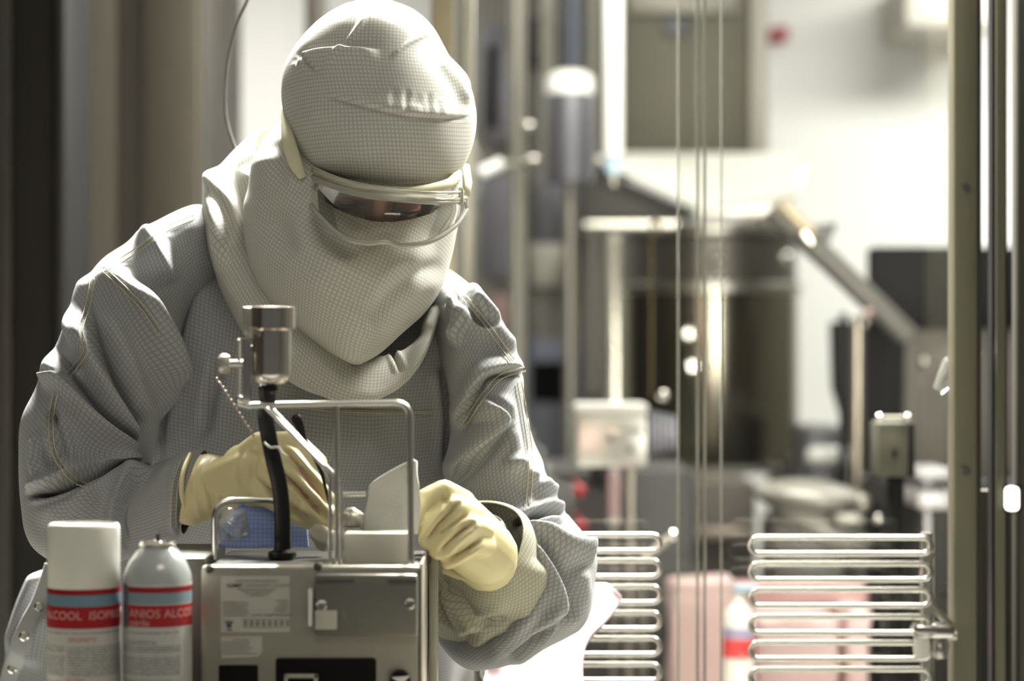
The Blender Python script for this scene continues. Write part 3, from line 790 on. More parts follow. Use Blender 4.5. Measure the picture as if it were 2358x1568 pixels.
# glass screen with its frame posts (right)
def glass():
    d = 3.40
    for name, label, a, b, dd in (('glass_panel', 'clear glass sheet behind the person with a polished right edge', 1048, 1624, d), ('glass_panel', 'clear glass sheet overlapping the first, reaching the right post', 1560, 2200, d + .03)):
        t = thing(name, label, 'glass', (W((a + b) / 2, 0, dd).x, dd, 0), 'glass sheets')
        MB().bx(W(a, 0, dd).x, W(b, 0, dd).x, dd, dd + .006, .06, 2.6).build('sheet', GLASS, t)
        for e in ((b - 3, b + 2), (b - 20, b - 15)) if a == 1048 else ((a, a + 4), (a + 100, a + 103)):
            MB().bx(W(e[0], 0, dd).x, W(e[1], 0, dd).x, dd - .003, dd + .009, .06, 2.6).build('edge_strip', GLASSE, t)
glass()
def right_frame():
    d = 3.30
    FR = mat('frame_olive_steel', (.19, .18, .125), .45, .5, .08, 3, .04, 30, (8, 8, .6))
    t = thing('frame_post', 'broad olive-grey steel post with screws at the right', 'post', (W(2228, 0, d).x, d + .03, 0))
    MB().bx(W(2197, 0, d).x, W(2250, 0, d).x, d, d + .05, 0, 2.95, .003).build('profile', FR, t)
    MB().bx(W(2250, 0, d).x, W(2260, 0, d).x, d + .002, d + .05, 0, 2.95, .001).build('edge_seal', DARKG, t)
    MB().tube([W(2160, 900, 3.36), W(2195, 850, 3.36), W(2250, 800, 3.36)], [.008, .02, .012]).build('film_wrap', FILM, t)
    for y in (435, 1085):
        MB().lathe([(0, .001), (M(9, d), 0), (M(11, d), .002), (M(8, d), .005), (0, .005)], W(2222, y, d), 20, (0, -1, 0)).build('screw', STEEL_D, t)
    d = 3.34
    t = thing('frame_post', 'slim steel post, middle one of the three right posts', 'post', (W(2305, 0, d).x, d + .03, 0))
    MB().bx(W(2294, 0, d).x, W(2316, 0, d).x, d, d + .04, 0, 2.95, .002).build('profile', FR, t)
    MB().bx(W(2288, 0, d).x, W(2294, 0, d).x, d + .01, d + .04, 0, 2.95).build('seal', BLACK, t)
    MB().bx(W(2316, 0, d).x, W(2322, 0, d).x, d + .01, d + .04, 0, 2.95).build('seal', BLACK, t)
    t = thing('frame_post', 'steel post at the very right edge of the photo', 'post', (W(2352, 0, d).x, d + .03, 0))
    MB().bx(W(2347, 0, d).x, W(2420, 0, d).x, d, d + .05, 0, 2.95, .002).build('profile', mat('frame_dark', (.09, .085, .065), .4, .5), t)
    t = thing('status_light', 'small lit white lamp on the far right posts', 'lamp', W(2333, 1150, d - .02))
    MB().pbox(2317, 1120, 2350, 1178, d - .02, .02, .006).build('lens', mat('status_white', (1, 1, .92), .3, 0, .01, emit=2.2), t)
    MB().pbox(2314, 1116, 2353, 1182, d - .01, .012, .005).build('bezel', BLACK, t)
    o = MB().bx(W(2262, 0, 3.42).x, W(2420, 0, 3.42).x, 3.46, 3.50, 0, W(0, 1130, 3.46).z).build('lower_panel', mat('lower_panel', (.03, .028, .024), .4, .3)); tag(o, 'dark lower panel behind the slim right posts', 'panel')
right_frame()
# hanging cable
o = MB().tube([Vector(p) for p in [W(x, y, 3.25) for x, y in cr([(590, -60), (570, 0), (545, 60), (527, 130), (519, 210), (521, 270), (534, 320), (556, 370), (585, 420)], 50)]], M(3.6, 3.25), 10).build('hanging_cable', mat('cable_grey', (.045, .043, .035), .6)); tag(o, 'thin grey cable hanging in a curve behind the shoulder', 'cable')

# ================================================================== PERSON
person_loc = Vector((W(800, 0, 3.05).x, 3.12, 0))
SKZ = lambda x, y, d: W(x, y, d)
def person():
    hd = W(875, 330, 2.90)
    # finger chains shared by body hand and glove : (pixel chain, distances, radii)
    LH = dict(wrist=(505, 1122, 2.74), palm=[((505, 1122, 2.745), (585, 1092, 2.72), .030, .034), ((560, 1070, 2.73), (635, 1070, 2.71), .024, .022), ((560, 1120, 2.72), (625, 1130, 2.70), .026, .021)],
        fingers=[[(620, 1045, 2.70), (672, 1052, 2.685), (718, 1100, 2.68), (764, 1160, 2.68)],
                 [(612, 1078, 2.695), (668, 1092, 2.68), (715, 1140, 2.67), (768, 1192, 2.67)],
                 [(605, 1110, 2.69), (655, 1132, 2.675), (702, 1172, 2.665), (752, 1214, 2.665)],
                 [(598, 1138, 2.69), (640, 1163, 2.68), (680, 1190, 2.675), (715, 1206, 2.675)],
                 [(545, 1068, 2.725), (598, 1022, 2.71), (680, 1016, 2.70), (735, 1064, 2.69)]],
        rad=[[.0125, .0105, .0095, .0085], [.0125, .0105, .0095, .0088], [.0120, .0102, .0092, .0084], [.0110, .0092, .0082, .0076], [.0165, .0140, .0115, .0095]])
    RH = dict(palm=[((1120, 1275, 2.74), (1060, 1215, 2.70), .036, .032), ((1105, 1240, 2.73), (1050, 1170, 2.70), .030, .023), ((1110, 1290, 2.73), (1060, 1262, 2.70), .028, .024)],
        fingers=[[(1066, 1158, 2.69), (1022, 1133, 2.665), (978, 1150, 2.655), (958, 1196, 2.66)],
                 [(1090, 1190, 2.685), (1052, 1172, 2.655), (1006, 1202, 2.645), (982, 1244, 2.652)],
                 [(1110, 1222, 2.685), (1082, 1212, 2.655), (1042, 1238, 2.642), (1008, 1270, 2.650)],
                 [(1118, 1256, 2.69), (1098, 1254, 2.665), (1062, 1272, 2.652), (1032, 1294, 2.660)],
                 [(1050, 1250, 2.72), (1005, 1225, 2.70), (965, 1205, 2.69), (945, 1180, 2.685)]],
        rad=[[.0150, .0140, .0118, .0100], [.0150, .0138, .0118, .0100], [.0140, .0130, .0112, .0095], [.0125, .0112, .0098, .0086], [.015, .0135, .0115, .0095]])
    def hand_caps(H, s=1.0):
        out = []
        for a, b, ra, rb in H['palm']: out.append((W(*a), W(*b), ra * s, rb * s))
        for ch, rr in zip(H['fingers'], H['rad']):
            for i in range(3): out.append((W(*ch[i]), W(*ch[i + 1]), rr[i] * s, rr[i + 1] * s))
        return out
    nk = W(810, 620, 3.02)
    shL = W(400, 640, 3.06); shR = W(1055, 790, 3.04); elL = W(200, 1170, 2.92); elR = W(1215, 1370, 2.93); wL = W(480, 1128, 2.765); wR = W(1135, 1300, 2.77)
    pel = Vector((W(680, 0, 3.2).x, 3.28, .92)); chest = W(720, 860, 3.12)
    hl = pel + Vector((-.10, 0, -.03)); hr = pel + Vector((.10, 0, -.03))
    caps_ = [(pel, chest, .125, .125), (chest, W(760, 700, 3.08), .125, .10), (W(760, 700, 3.08), nk, .07, .06), (nk, W(860, 480, 2.97), .055, .055),
             (chest, shL, .07, .042), (chest, shR, .06, .040), (shL, elL, .042, .034), (elL, W(360, 1172, 2.86), .032, .028), (W(360, 1172, 2.86), wL, .028, .024), (shR, elR, .040, .034), (elR, wR, .034, .024),
             (hl, Vector((hl.x - .02, 3.16, .50)), .085, .055), (Vector((hl.x - .02, 3.16, .50)), Vector((hl.x - .03, 3.26, .09)), .052, .036),
             (hr, Vector((hr.x + .02, 3.16, .50)), .085, .055), (Vector((hr.x + .02, 3.16, .50)), Vector((hr.x + .03, 3.26, .09)), .052, .036),
             (Vector((hl.x - .03, 3.26, .05)), Vector((hl.x - .04, 3.08, .035)), .036, .026), (Vector((hr.x + .03, 3.26, .05)), Vector((hr.x + .04, 3.08, .035)), .036, .026)]
    caps_ += hand_caps(LH, .58) + hand_caps(RH, .58)
    # head: skull, cheeks, jaw; face looks down to the bench
    balls = [(W(880, 330, 2.915), 1, (.082, .098, .10)), (W(873, 420, 2.885), 1, (.070, .085, .065)), (W(865, 510, 2.865), 1, (.050, .060, .062)),
             (W(868, 462, 2.797), 1, (.010, .016, .014)), (W(866, 492, 2.800), 1, (.012, .016, .016)),      # nose bridge, nose
             (W(870, 440, 2.806), 1, (.058, .018, .012)),  # brow ridge
             (W(858, 552, 2.80), 1, (.024, .014, .010)), (W(855, 595, 2.82), 1, (.028, .026, .020)),
             (W(705, 440, 2.92), 1, (.010, .018, .030)), (W(1040, 470, 2.92), 1, (.010, .018, .030)), (W(800, 510, 2.815), 1, (.022, .02, .02)), (W(930, 525, 2.815), 1, (.022, .02, .02))]
    balls = [(Vector(c) + Vector((0, .030, 0)), a_, b_) for c, a_, b_ in balls]
    body = organic('person', caps_, balls, .0042, SKIN, None, 5)
    tag(body, 'person in pale gridded cleanroom coverall, hood, goggles and yellow gloves, bending over the instrument', 'person')
    P = body
    # eyes and brows seen in the slot
    EY = mat('eye_white', (.5, .42, .38), .2); LASH = mat('lash_dark', (.03, .015, .012), .6)
    for px, py in ((806, 464), (938, 480)):
        e = MB().ball(W(px, py, 2.842), .013).build('eye', EY, P, True)
        MB().ball(W(px, py + 5, 2.8335), .0062, (1, .6, 1)).build('iris', LASH, e, True)
        MB().ball(W(px, py - 4, 2.840), 1, (.0160, .0135, .0105), 20, 14, Matrix.Rotation(.1, 3, 'Y')).build('eyelid', mat('lid_skin', (.33, .15, .12), .5), P, True)
        MB().tube([W(px - 34, py + 2, 2.829), W(px - 18, py + 12, 2.823), W(px + 4, py + 14, 2.822), W(px + 30, py + 8, 2.829)], [.001, .0032, .0034, .001], 8).build('eyelashes', LASH, P, True)
        MB().tube([W(px - 40, py - 16, 2.825), W(px - 15, py - 24, 2.820), W(px + 20, py - 22, 2.819), W(px + 42, py - 10, 2.824)], [.0015, .0045, .005, .0015], 8).build('eyebrow', HAIR, P, True)

    # ---------------- coverall : torso
    T = [(640, 500, 960, 560, 3.03, 3.03, .06, .09, -10, 60),
         (480, 560, 1010, 620, 3.04, 3.04, .07, .11, -10, 40),
         (385, 640, 1090, 720, 3.05, 3.05, .10, .13),
         (350, 760, 1110, 830, 3.05, 3.05, .125, .14),
         (335, 900, 1095, 930, 3.05, 3.05, .135, .15),
         (325, 1050, 1075, 1060, 3.07, 3.07, .135, .16),
         (250, 1180, 1070, 1190, 3.10, 3.10, .13, .16),
         (120, 1300, 1070, 1330, 3.13, 3.13, .12, .17),
         (50, 1420, 1060, 1450, 3.15, 3.15, .12, .17),
         (15, 1520, 1050, 1560, 3.17, 3.17, .12, .17),
         (30, 1680, 1040, 1700, 3.20, 3.20, .13, .17),
         (170, 1850, 990, 1850, 3.22, 3.22, .12, .14)]
    ST = [('s', 26, 0.0280, [(468, 520), (440, 640), (400, 800), (365, 1000), (350, 1100)]),
          ('r', 40, 0.0140, [(480, 600), (440, 760), (400, 920), (385, 1080)]),
          ('c', 20, 0.0084, [(520, 800), (490, 900), (470, 1010)]),
          ('r', 22, 0.0084, [(1050, 860), (1060, 980), (1040, 1100)]),
          ('c', 18, 0.0112, [(1020, 830), (1035, 960), (1028, 1090)]),
          ('r', 50, 0.0112, [(640, 960), (760, 1010), (900, 990)]),
          ('s', 16, 0.0168, [(110, 1300), (70, 1400), (30, 1520)]),
          ('r', 22, 0.0140, [(140, 1400), (90, 1460), (60, 1540)])]
    cov, VT = loft('coverall', T, 360, 340, CLOTH, P, ST, [(9, .0035, 3, (1, 1, .5))], (0, 1), ret=True)
    # ---------------- left (photo) sleeve
    SL = [(520, 500, 600, 640, 3.04, 3.04, .05, .06),
          (455, 470, 500, 700, 3.03, 3.03, .085, .08),
          (370, 505, 440, 810, 3.02, 3.02, .10, .09),
          (292, 556, 398, 900, 3.00, 3.00, .105, .09),
          (222, 612, 372, 980, 2.98, 2.98, .105, .09),
          (172, 730, 355, 1035, 2.965, 2.97, .10, .09),
          (107, 862, 348, 1062, 2.95, 2.96, .10, .09),
          (56, 960, 346, 1072, 2.935, 2.95, .10, .09),
          (46, 1060, 346, 1078, 2.92, 2.94, .095, .09),
          (50, 1165, 352, 1078, 2.90, 2.92, .09, .085),
          (82, 1262, 364, 1070, 2.88, 2.90, .085, .08),
          (190, 1315, 384, 1062, 2.85, 2.88, .075, .07),
          (300, 1290, 412, 1050, 2.82, 2.85, .062, .06),
          (372, 1254, 446, 1044, 2.795, 2.82, .054, .052),
          (420, 1224, 470, 1044, 2.775, 2.80, .047, .045)]
    SLS = [('r', 30, 0.0250, [(215, 620), (290, 680), (340, 780), (372, 900)]),
           ('s', 20, 0.0250, [(300, 640), (350, 730), (372, 860), (368, 980)]),
           ('s', 24, 0.0300, [(190, 700), (215, 800), (262, 920), (312, 1050)]),
           ('s', 24, 0.0275, [(118, 800), (170, 900), (240, 990), (318, 1062)]),
           ('r', 26, 0.0175, [(240, 700), (290, 840), (335, 990)]),
           ('r', 20, 0.0150, [(130, 960), (135, 1060), (175, 1110)]),
           ('s', 22, 0.0250, [(330, 1058), (250, 1078), (190, 1110), (120, 1128), (50, 1130)]),
           ('c', 12, 0.0175, [(60, 1138), (130, 1135), (190, 1112), (230, 1090)]),
           ('r', 24, 0.0150, [(70, 1190), (180, 1160), (290, 1090), (350, 1075)]),
           ('s', 16, 0.0163, [(360, 1075), (300, 1120), (272, 1190), (290, 1270)]),
           ('r', 26, 0.0125, [(215, 1130), (190, 1220), (200, 1290)]),
           ('r', 12, 0.0063, [(425, 1050), (404, 1120), (396, 1230)]),
           ('c', 10, 0.0063, [(440, 1050), (420, 1120), (412, 1240)]),
           ('r', 26, 0.0175, [(330, 520), (360, 580), (390, 660)]),
           ('s', 14, 0.0125, [(100, 872), (150, 880), (200, 850)]),
           ('c', 16, 0.0100, [(110, 930), (135, 1000), (150, 1080)]),
           ('r', 10, 0.0100, [(85, 1000), (80, 1060), (100, 1105)]),
           ('r', 13, 0.0100, [(210, 620), (180, 730), (200, 830)])]
    _, VSL = loft('sleeve', SL, 300, 560, CLOTH, P, SLS, [(11, .004, 5, (1, 1, 1))], (0, 0), .0012, ret=True)
    # ---------------- right (photo) upper sleeve with the hanging elbow
    SR = [(960, 600, 1000, 760, 3.04, 3.04, .05, .06),
          (1020, 612, 1010, 830, 3.03, 3.03, .08, .08),
          (1098, 668, 1030, 910, 3.01, 3.01, .10, .09),
          (1160, 748, 1036, 980, 3.00, 3.00, .10, .09),
          (1200, 850, 1036, 1040, 2.99, 2.99, .10, .09),
          (1222, 960, 1034, 1100, 2.98, 2.98, .10, .09),
          (1242, 1060, 1030, 1160, 2.965, 2.965, .10, .09),
          (1296, 1168, 1022, 1230, 2.95, 2.95, .10, .09),
          (1372, 1262, 1012, 1310, 2.935, 2.935, .105, .09),
          (1368, 1360, 1004, 1390, 2.92, 2.92, .105, .09),
          (1336, 1446, 1004, 1440, 2.91, 2.91, .095, .08),
          (1200, 1512, 1012, 1480, 2.90, 2.90, .075, .06),
          (1110, 1545, 1040, 1515, 2.90, 2.90, .03, .02)]
    SR = [(b[2], b[3], b[0], b[1], *b[4:]) for b in SR]
    SRS = [('s', 18, 0.0192, [(1215, 850), (1120, 860), (1085, 930), (1062, 1000)]),
           ('r', 16, 0.0144, [(1040, 690), (1060, 740), (1050, 790)]),
           ('r', 20, 0.0192, [(1060, 660), (1110, 740), (1180, 830)]),
           ('c', 14, 0.0144, [(1050, 660), (1075, 720), (1130, 770)]),
           ('r', 12, 0.0120, [(1080, 700), (1060, 770), (1040, 800)]),
           ('s', 26, 0.0192, [(1090, 900), (1150, 980), (1060, 1090), (1040, 1130)]),
           ('c', 12, 0.0072, [(1205, 860), (1215, 960), (1228, 1060), (1222, 1160)]),
           ('r', 20, 0.0144, [(1150, 900), (1170, 1000), (1190, 1100)]),
           ('r', 18, 0.0168, [(1150, 1060), (1220, 1110), (1285, 1150)]),
           ('c', 14, 0.0168, [(1180, 1210), (1260, 1180), (1310, 1190)]),
           ('s', 24, 0.0312, [(1170, 1222), (1240, 1232), (1300, 1265), (1372, 1262)]),
           ('s', 26, 0.0240, [(1196, 1240), (1262, 1320), (1280, 1400), (1240, 1480)]),
           ('r', 22, 0.0144, [(1320, 1300), (1330, 1380), (1290, 1450)]),
           ('r', 18, 0.0120, [(1250, 1340), (1200, 1440), (1110, 1520)]),
           ('c', 14, 0.0120, [(1290, 1400), (1230, 1470), (1160, 1520)])]
    _, VSR = loft('sleeve', SR, 300, 520, CLOTH, P, SRS, [(11, .004, 15, (1, 1, 1))], (0, 1), .0012, ret=True)
    # forearm sleeve coming forward to the wrist
    FS = [(1010, 1470, 1200, 1500, 2.93, 2.93, .03, .05, 0, 40, 0, 0),
          (990, 1400, 1240, 1440, 2.90, 2.90, .075, .05, -10, 45, 10, -20),
          (984, 1330, 1256, 1370, 2.87, 2.87, .085, .05, -5, 62, 10, -40),
          (1000, 1270, 1254, 1300, 2.84, 2.84, .075, .045, 0, 84, 5, -60),
          (1024, 1230, 1232, 1240, 2.81, 2.81, .050, .04, 0, 108, 0, -70),
          (1040, 1226, 1206, 1226, 2.79, 2.79, .030, .035, 0, 118, 0, -62)]
    FSS = [('s', 22, .014, [(996, 1330), (1040, 1370), (1090, 1430), (1140, 1455)]),
           ('r', 26, .010, [(1240, 1280), (1236, 1370), (1190, 1440)]),
           ('c', 18, .008, [(1060, 1480), (1110, 1440), (1180, 1420)]),
           ('r', 10, .010, [(1004, 1330), (1012, 1400), (1030, 1440)]),
           ('c', 12, .008, [(1020, 1330), (1036, 1400), (1056, 1450)])]
    loft('sleeve_cuff', FS, 240, 260, cloth_mat('warm_gridded_cloth', (.46, .445, .35), (.14, .14, .13)), P, FSS, [(14, .003, 25, (1, 1, 1))], (0, 0), .0014)
    # dark inner cuff band of right forearm
    loft('inner_cuff', [(1046, 1250, 1170, 1250, 2.80, 2.80, .035, .03, 0, 100, 0, -50), (1050, 1240, 1166, 1236, 2.765, 2.765, .022, .03, 0, 98, 0, -50)], 120, 20, mat('undersleeve_grey', (.26, .255, .23), .8, 0, .08, 40), P, thick=.002)
    # trouser legs and boots
    for sx, hx in ((-1, hl), (1, hr)):
        z0 = .86
        r = MB(); pts = [(hx.x, 3.24, .95), (hx.x + sx * .01, 3.20, .70), (hx.x + sx * .02, 3.16, .50), (hx.x + sx * .025, 3.21, .30), (hx.x + sx * .03, 3.25, .12)]
        r.tube([Vector(v) for v in cr(pts, 24)], list(np.linspace(.135, .085, 24)), 28).build('trouser_leg', CLOTH, P, True)
        r = MB(); r.ball((hx.x + sx * .035, 3.17, .045), 1, (.05, .135, .045), 24, 16); r.tube([(hx.x + sx * .03, 3.25, .02), (hx.x + sx * .03, 3.25, .15)], .055, 20)
        r.build('boot', WHITE, P, True)

    # ---------------- seams with stitches on the suit
    def on_cloth(Vg, pts, lift=.0015, n=60):
        d = Vg[..., 1]; X = Vg[..., 0] / (K * d) + 1179; Y = 784 - (Vg[..., 2] - CAMZ) / (K * d); out = []
        N = gridnormals(Vg)
        for x, y in cr(pts, n):
            dist = np.hypot(X - x, Y - y); m = dist < 6
            if not m.any(): m = dist < dist.min() + 3
            idx = np.where(m); k = np.argmin(Vg[idx][:, 1]); v = Vg[idx[0][k], idx[1][k]]
            out.append(Vector((0, v[1] - lift, 0)) + Vector((W(x, y, v[1]).x, 0, W(x, y, v[1]).z)))
        ys = np.array([p.y for p in out]); ys = np.convolve(np.pad(ys, 2, 'edge'), np.ones(5) / 5, 'valid')
        for p, y in zip(out, ys): p.y = y
        return out
    def seam(Vg, pts, off=5, nm='seam'):
        b = MB(); a = np.array(pts, float); t_ = np.gradient(a, axis=0); t_ /= np.linalg.norm(t_, axis=1, keepdims=True) + 1e-9
        nrm = np.stack([-t_[:, 1], t_[:, 0]], 1)
        for sgn in (-1, 1):
            b.tube(on_cloth(Vg, a + nrm * off * sgn), .0008, 6)
        b.build(nm, THREAD, P, True)
    seam(VSL, [(448, 500), (380, 530), (310, 580), (240, 622)])
    seam(VSL, [(240, 622), (290, 668), (335, 715), (366, 765)])
    seam(VSL, [(212, 640), (204, 700), (186, 760), (196, 810), (160, 862)])
    seam(VSL, [(128, 905), (118, 970), (124, 1040), (160, 1095), (196, 1118)])
    seam(VSL, [(424, 1060), (404, 1120), (400, 1215)], 6)
    seam(VSR, [(1208, 850), (1150, 870), (1100, 930), (1066, 985)])
    seam(VSR, [(1196, 880), (1210, 960), (1222, 1060), (1216, 1160)])
    seam(VSR, [(1030, 650), (1075, 690), (1130, 760), (1180, 830)])
    seam(VT, [(600, 930), (800, 946), (1000, 950)], 2)
    pl_ = on_cloth(VT, [(128, 1300), (100, 1380), (64, 1450), (34, 1530), (20, 1580)], .004)
    MB().tube(pl_, .013, 12, True, (.25, 1)).build('placket', CLOTH, P, True)
    for k in (18, 32, 46):
        MB().lathe([(0, 0), (.006, 0), (.0065, .002), (.004, .004), (0, .004)], pl_[k] - Vector((0, .002, 0)), 20, (0, -1, 0)).build('snap_button', POLISH, P)
    # ---------------- hood: veil with eye slot
    slot = [(716, 430), (740, 458), (775, 482), (815, 498), (860, 510), (905, 511), (950, 504), (992, 492), (1012, 476), (985, 468), (940, 464), (895, 458), (850, 449), (805, 438), (760, 428), (730, 422)]
    HV = [(690, 250, 1040, 320, 2.93, 2.93, .105, .10, 0, 60, 0, -40),
          (628, 300, 1062, 380, 2.93, 2.93, .120, .11, 0, 70, 0, -40),
          (594, 360, 1064, 436, 2.93, 2.93, .128, .115, 0, 40, 0, -30),
          (574, 450, 1056, 500, 2.93, 2.93, .132, .115, 0, 16, 0, 0),
          (568, 545, 1040, 590, 2.93, 2.93, .138, .11, 0, 5, 0, 20),
          (586, 630, 1018, 660, 2.925, 2.925, .140, .10, 0, 10, 0, 20),
          (632, 706, 976, 722, 2.92, 2.92, .132, .08, 0, 14, 0, 20),
          (696, 766, 920, 772, 2.90, 2.90, .105, .06, 0, 14, 0, 20),
          (764, 812, 870, 814, 2.87, 2.87, .065, .03, 0, 12, 0, 10),
          (812, 838, 828, 838, 2.85, 2.85, .015, .01)]
    HVS = [('r', 60, 0.0130, [(640, 560), (760, 600), (900, 600), (1010, 590)]),
           ('c', 40, 0.0065, [(610, 420), (640, 520), (700, 600)]),
           ('r', 30, 0.0078, [(700, 620), (800, 720), (860, 800)]),
           ('c', 30, 0.0065, [(1020, 600), (920, 650), (840, 760)]),
           ('r', 30, 0.0078, [(610, 340), (622, 430), (612, 520)]),
           ('r', 16, 0.0078, [(655, 300), (672, 370), (690, 440)]),
           ('c', 26, 0.0078, [(720, 470), (740, 540), (820, 600)])]
    loft('hood_veil', HV, 360, 360, HOODC, P, HVS, [(7, .003, 33, (1, 1, 1))], (0, 0), .0012, (slot, 2.93), -.35)
    # cap of the hood
    HC = [(866, 0, 896, 1, 2.90, 2.90, .012, .012, 0, 0),
          (800, 10, 952, 22, 2.90, 2.90, .065, .07, -6, 14, 0, -4),
          (738, 42, 998, 62, 2.90, 2.90, .100, .10, -6, 26, 0, -6),
          (690, 88, 1034, 122, 2.90, 2.90, .122, .115, -6, 40, 0, -20),
          (658, 144, 1072, 180, 2.90, 2.90, .136, .12, -4, 46, 0, -30),
          (648, 204, 1096, 238, 2.90, 2.90, .144, .125, 0, 50, 0, -30),
          (652, 256, 1098, 292, 2.90, 2.90, .146, .125, 0, 50, 0, -40),
          (664, 304, 1088, 346, 2.90, 2.90, .142, .12, 0, 50, 0, -40),
          (680, 346, 1070, 386, 2.905, 2.905, .134, .115, 0, 48, 0, -40),
          (694, 366, 1052, 404, 2.91, 2.91, .124, .11, 0, 46, 0, -30)]
    HCS = [('r', 6, .0035, [(856, 22), (800, 100), (744, 172)]),
           ('s', 22, .008, [(690, 175), (710, 130), (780, 118), (880, 122)]),
           ('r', 5, .003, [(1000, 72), (940, 100), (895, 138)]),
           ('c', 9, .003, [(686, 118), (706, 140), (730, 172)]),
           ('r', 8, .003, [(676, 140), (694, 160), (716, 176)]),
           ('s', 14, .0045, [(1096, 256), (1050, 266), (960, 262), (880, 248), (790, 225), (720, 205)]),
           ('c', 8, .005, [(1020, 110), (1060, 190), (1090, 250)]),
           ('r', 10, .006, [(1000, 130), (1040, 180), (1080, 250)]),
           ('r', 9, .004, [(1010, 110), (1050, 165), (1094, 210)]),
           ('r', 24, .005, [(700, 230), (800, 300), (860, 380)])]
    rg = random.Random(8)
    for k in range(17):
        x = 800 + k * 17 + rg.uniform(-6, 6); y = 243 + (x - 800) * .085; up = rg.uniform(14, 60); dn = rg.uniform(6, 45)
        HCS.append((rg.choice('cr'), rg.uniform(7, 13), rg.uniform(.0004, .0010), [(x + up * .15, y - up), (x, y), (x - dn * .2 + rg.uniform(-6, 6), y + dn)]))
    loft('hood_cap', HC, 400, 320, HOODC, P, HCS, [(8, .004, 41, (1, 1, 1))], (1, 0), .0015, None, .08)
    # binding along the brow
    def along(pts, r, nm, m, dd=None):
        MB().tube([W(*p) for p in cr(pts, 60)], r, 10).build(nm, m, P, True)
    along([(1054, 400, 2.87), (1030, 424, 2.82), (960, 440, 2.785), (900, 441, 2.775), (840, 434, 2.775), (770, 416, 2.79), (715, 388, 2.83), (692, 366, 2.88)], .006, 'brow_binding', BIND)
    MB().tube([W(*p) for p in cr([(656, 250, 2.875), (664, 320, 2.828), (680, 376, 2.808), (697, 410, 2.806)], 40)], [.002 + .0065 * math.sin(math.pi * (i + 4) / 47) for i in range(40)], 14, True, (.45, 1)).build('side_binding', BIND, P, True)
    # ---------------- cowl
    CW = [(590, 350, 1012, 640, 3.00, 3.00, .120, .10, 20, 300, 0, -120),
          (560, 366, 1014, 636, 3.00, 3.00, .150, .12, 24, 322, 0, -120),
          (500, 420, 1012, 640, 3.00, 3.00, .170, .14, 50, 350, 0, -90),
          (470, 480, 1008, 656, 3.00, 3.00, .175, .14, 60, 338, 0, -60),
          (484, 560, 1004, 690, 3.00, 3.00, .172, .13, 56, 288, 0, -30),
          (506, 640, 996, 730, 3.01, 3.01, .160, .12, 40, 228, 0, 0),
          (540, 720, 980, 770, 3.02, 3.02, .14, .10, 30, 168, 0, 0)]
    CWS = [('r', 22, .024, [(490, 380), (510, 460), (520, 540), (530, 625)]),
           ('c', 16, .010, [(505, 440), (532, 520), (530, 620)]),
           ('r', 14, .008, [(560, 380), (590, 460), (585, 560)]),
           ('c', 9, .006, [(900, 808), (915, 835), (925, 860)]),
           ('r', 12, .006, [(960, 760), (985, 745), (1000, 700)])]
    loft('hood_cowl', CW, 360, 220, HOODC, P, CWS, [(9, .004, 51, (1, 1, 1))], (0, 0), .0018)

    # ---------------- goggles
    g = MB()
    top = cr([(700, 398, 2.835), (760, 424, 2.775), (830, 444, 2.748), (906, 454, 2.742), (980, 460, 2.752), (1040, 460, 2.785), (1072, 456, 2.83)], 60)
    bot = cr([(700, 448, 2.835), (738, 500, 2.775), (790, 545, 2.745), (845, 560, 2.738), (885, 556, 2.738), (925, 566, 2.742), (990, 556, 2.76), (1048, 520, 2.80), (1076, 480, 2.835)], 60)
    V = []; ny = 24
    for i in range(60):
        for j in range(ny):
            t_ = j / (ny - 1); p = W(*top[i]) * (1 - t_) + W(*bot[i]) * t_
            p.y -= .010 * math.sin(t_ * math.pi) * math.sin(i / 59 * math.pi) ** .5
            V.append(p)
    F = [(i * ny + j, (i + 1) * ny + j, (i + 1) * ny + j + 1, i * ny + j + 1) for i in range(59) for j in range(ny - 1)]
    gog = mk('goggles', V, F, LENSM, P)
    fr = MB(); loop_ = [W(*p) for p in top] + [W(*p) for p in bot[::-1]]
    fr.tube(loop_ + loop_[:2], .0030, 10, False).build('rim', FRAMEM, gog, True)
    # upper housing bar and skirt back to the face
    def skirt(edge, back, nm, m):
        V = []; n = len(edge)
        for e, b_ in zip(edge, back):
            for k in range(7):
                t_ = k / 6; p = W(*e) * (1 - t_) + W(*b_) * t_; V.append(p)
        F = [(i * 7 + k, (i + 1) * 7 + k, (i + 1) * 7 + k + 1, i * 7 + k + 1) for i in range(n - 1) for k in range(6)]
        o_ = mk(nm, V, F, m, gog); o_.modifiers.new('s', 'SOLIDIFY').thickness = .0018
    skirt(top, [(x, y - 14 - 8 * math.sin(i / 59 * math.pi), dd + .045) for i, (x, y, dd) in enumerate(top)], 'top_housing', FRAMEM)
    skirt(bot, [(x - (x - 885) * .03, y - 6, dd + .045) for (x, y, dd) in bot], 'lower_skirt', FRAMEM)
    MB().tube([W(x, y - 16, dd - .004) for x, y, dd in top[4:-3]], .0022, 8).build('upper_ridge', FRAMEM, gog, True)
    MB().tube([W(x, y + 6, dd - .001) for x, y, dd in top[2:-2]], .0024, 8).build('vent_bar', FRAMEM, gog, True)
    MB().box(W(1062, 452, 2.815), (.006, .022, .020), .002).box(W(703, 424, 2.825), (.007, .022, .016), .002).build('strap_clip', FRAMEM, gog)
    MB().tube([W(700, 418, 2.83), W(676, 380, 2.85), W(655, 330, 2.89), W(650, 290, 2.95)], .005, 10, True, (.4, 1)).build('strap', BIND, gog, True)
    MB().tube([W(1073, 450, 2.84), W(1078, 420, 2.87), W(1072, 380, 2.92)], .005, 10, True, (.4, 1)).build('strap', BIND, gog, True)

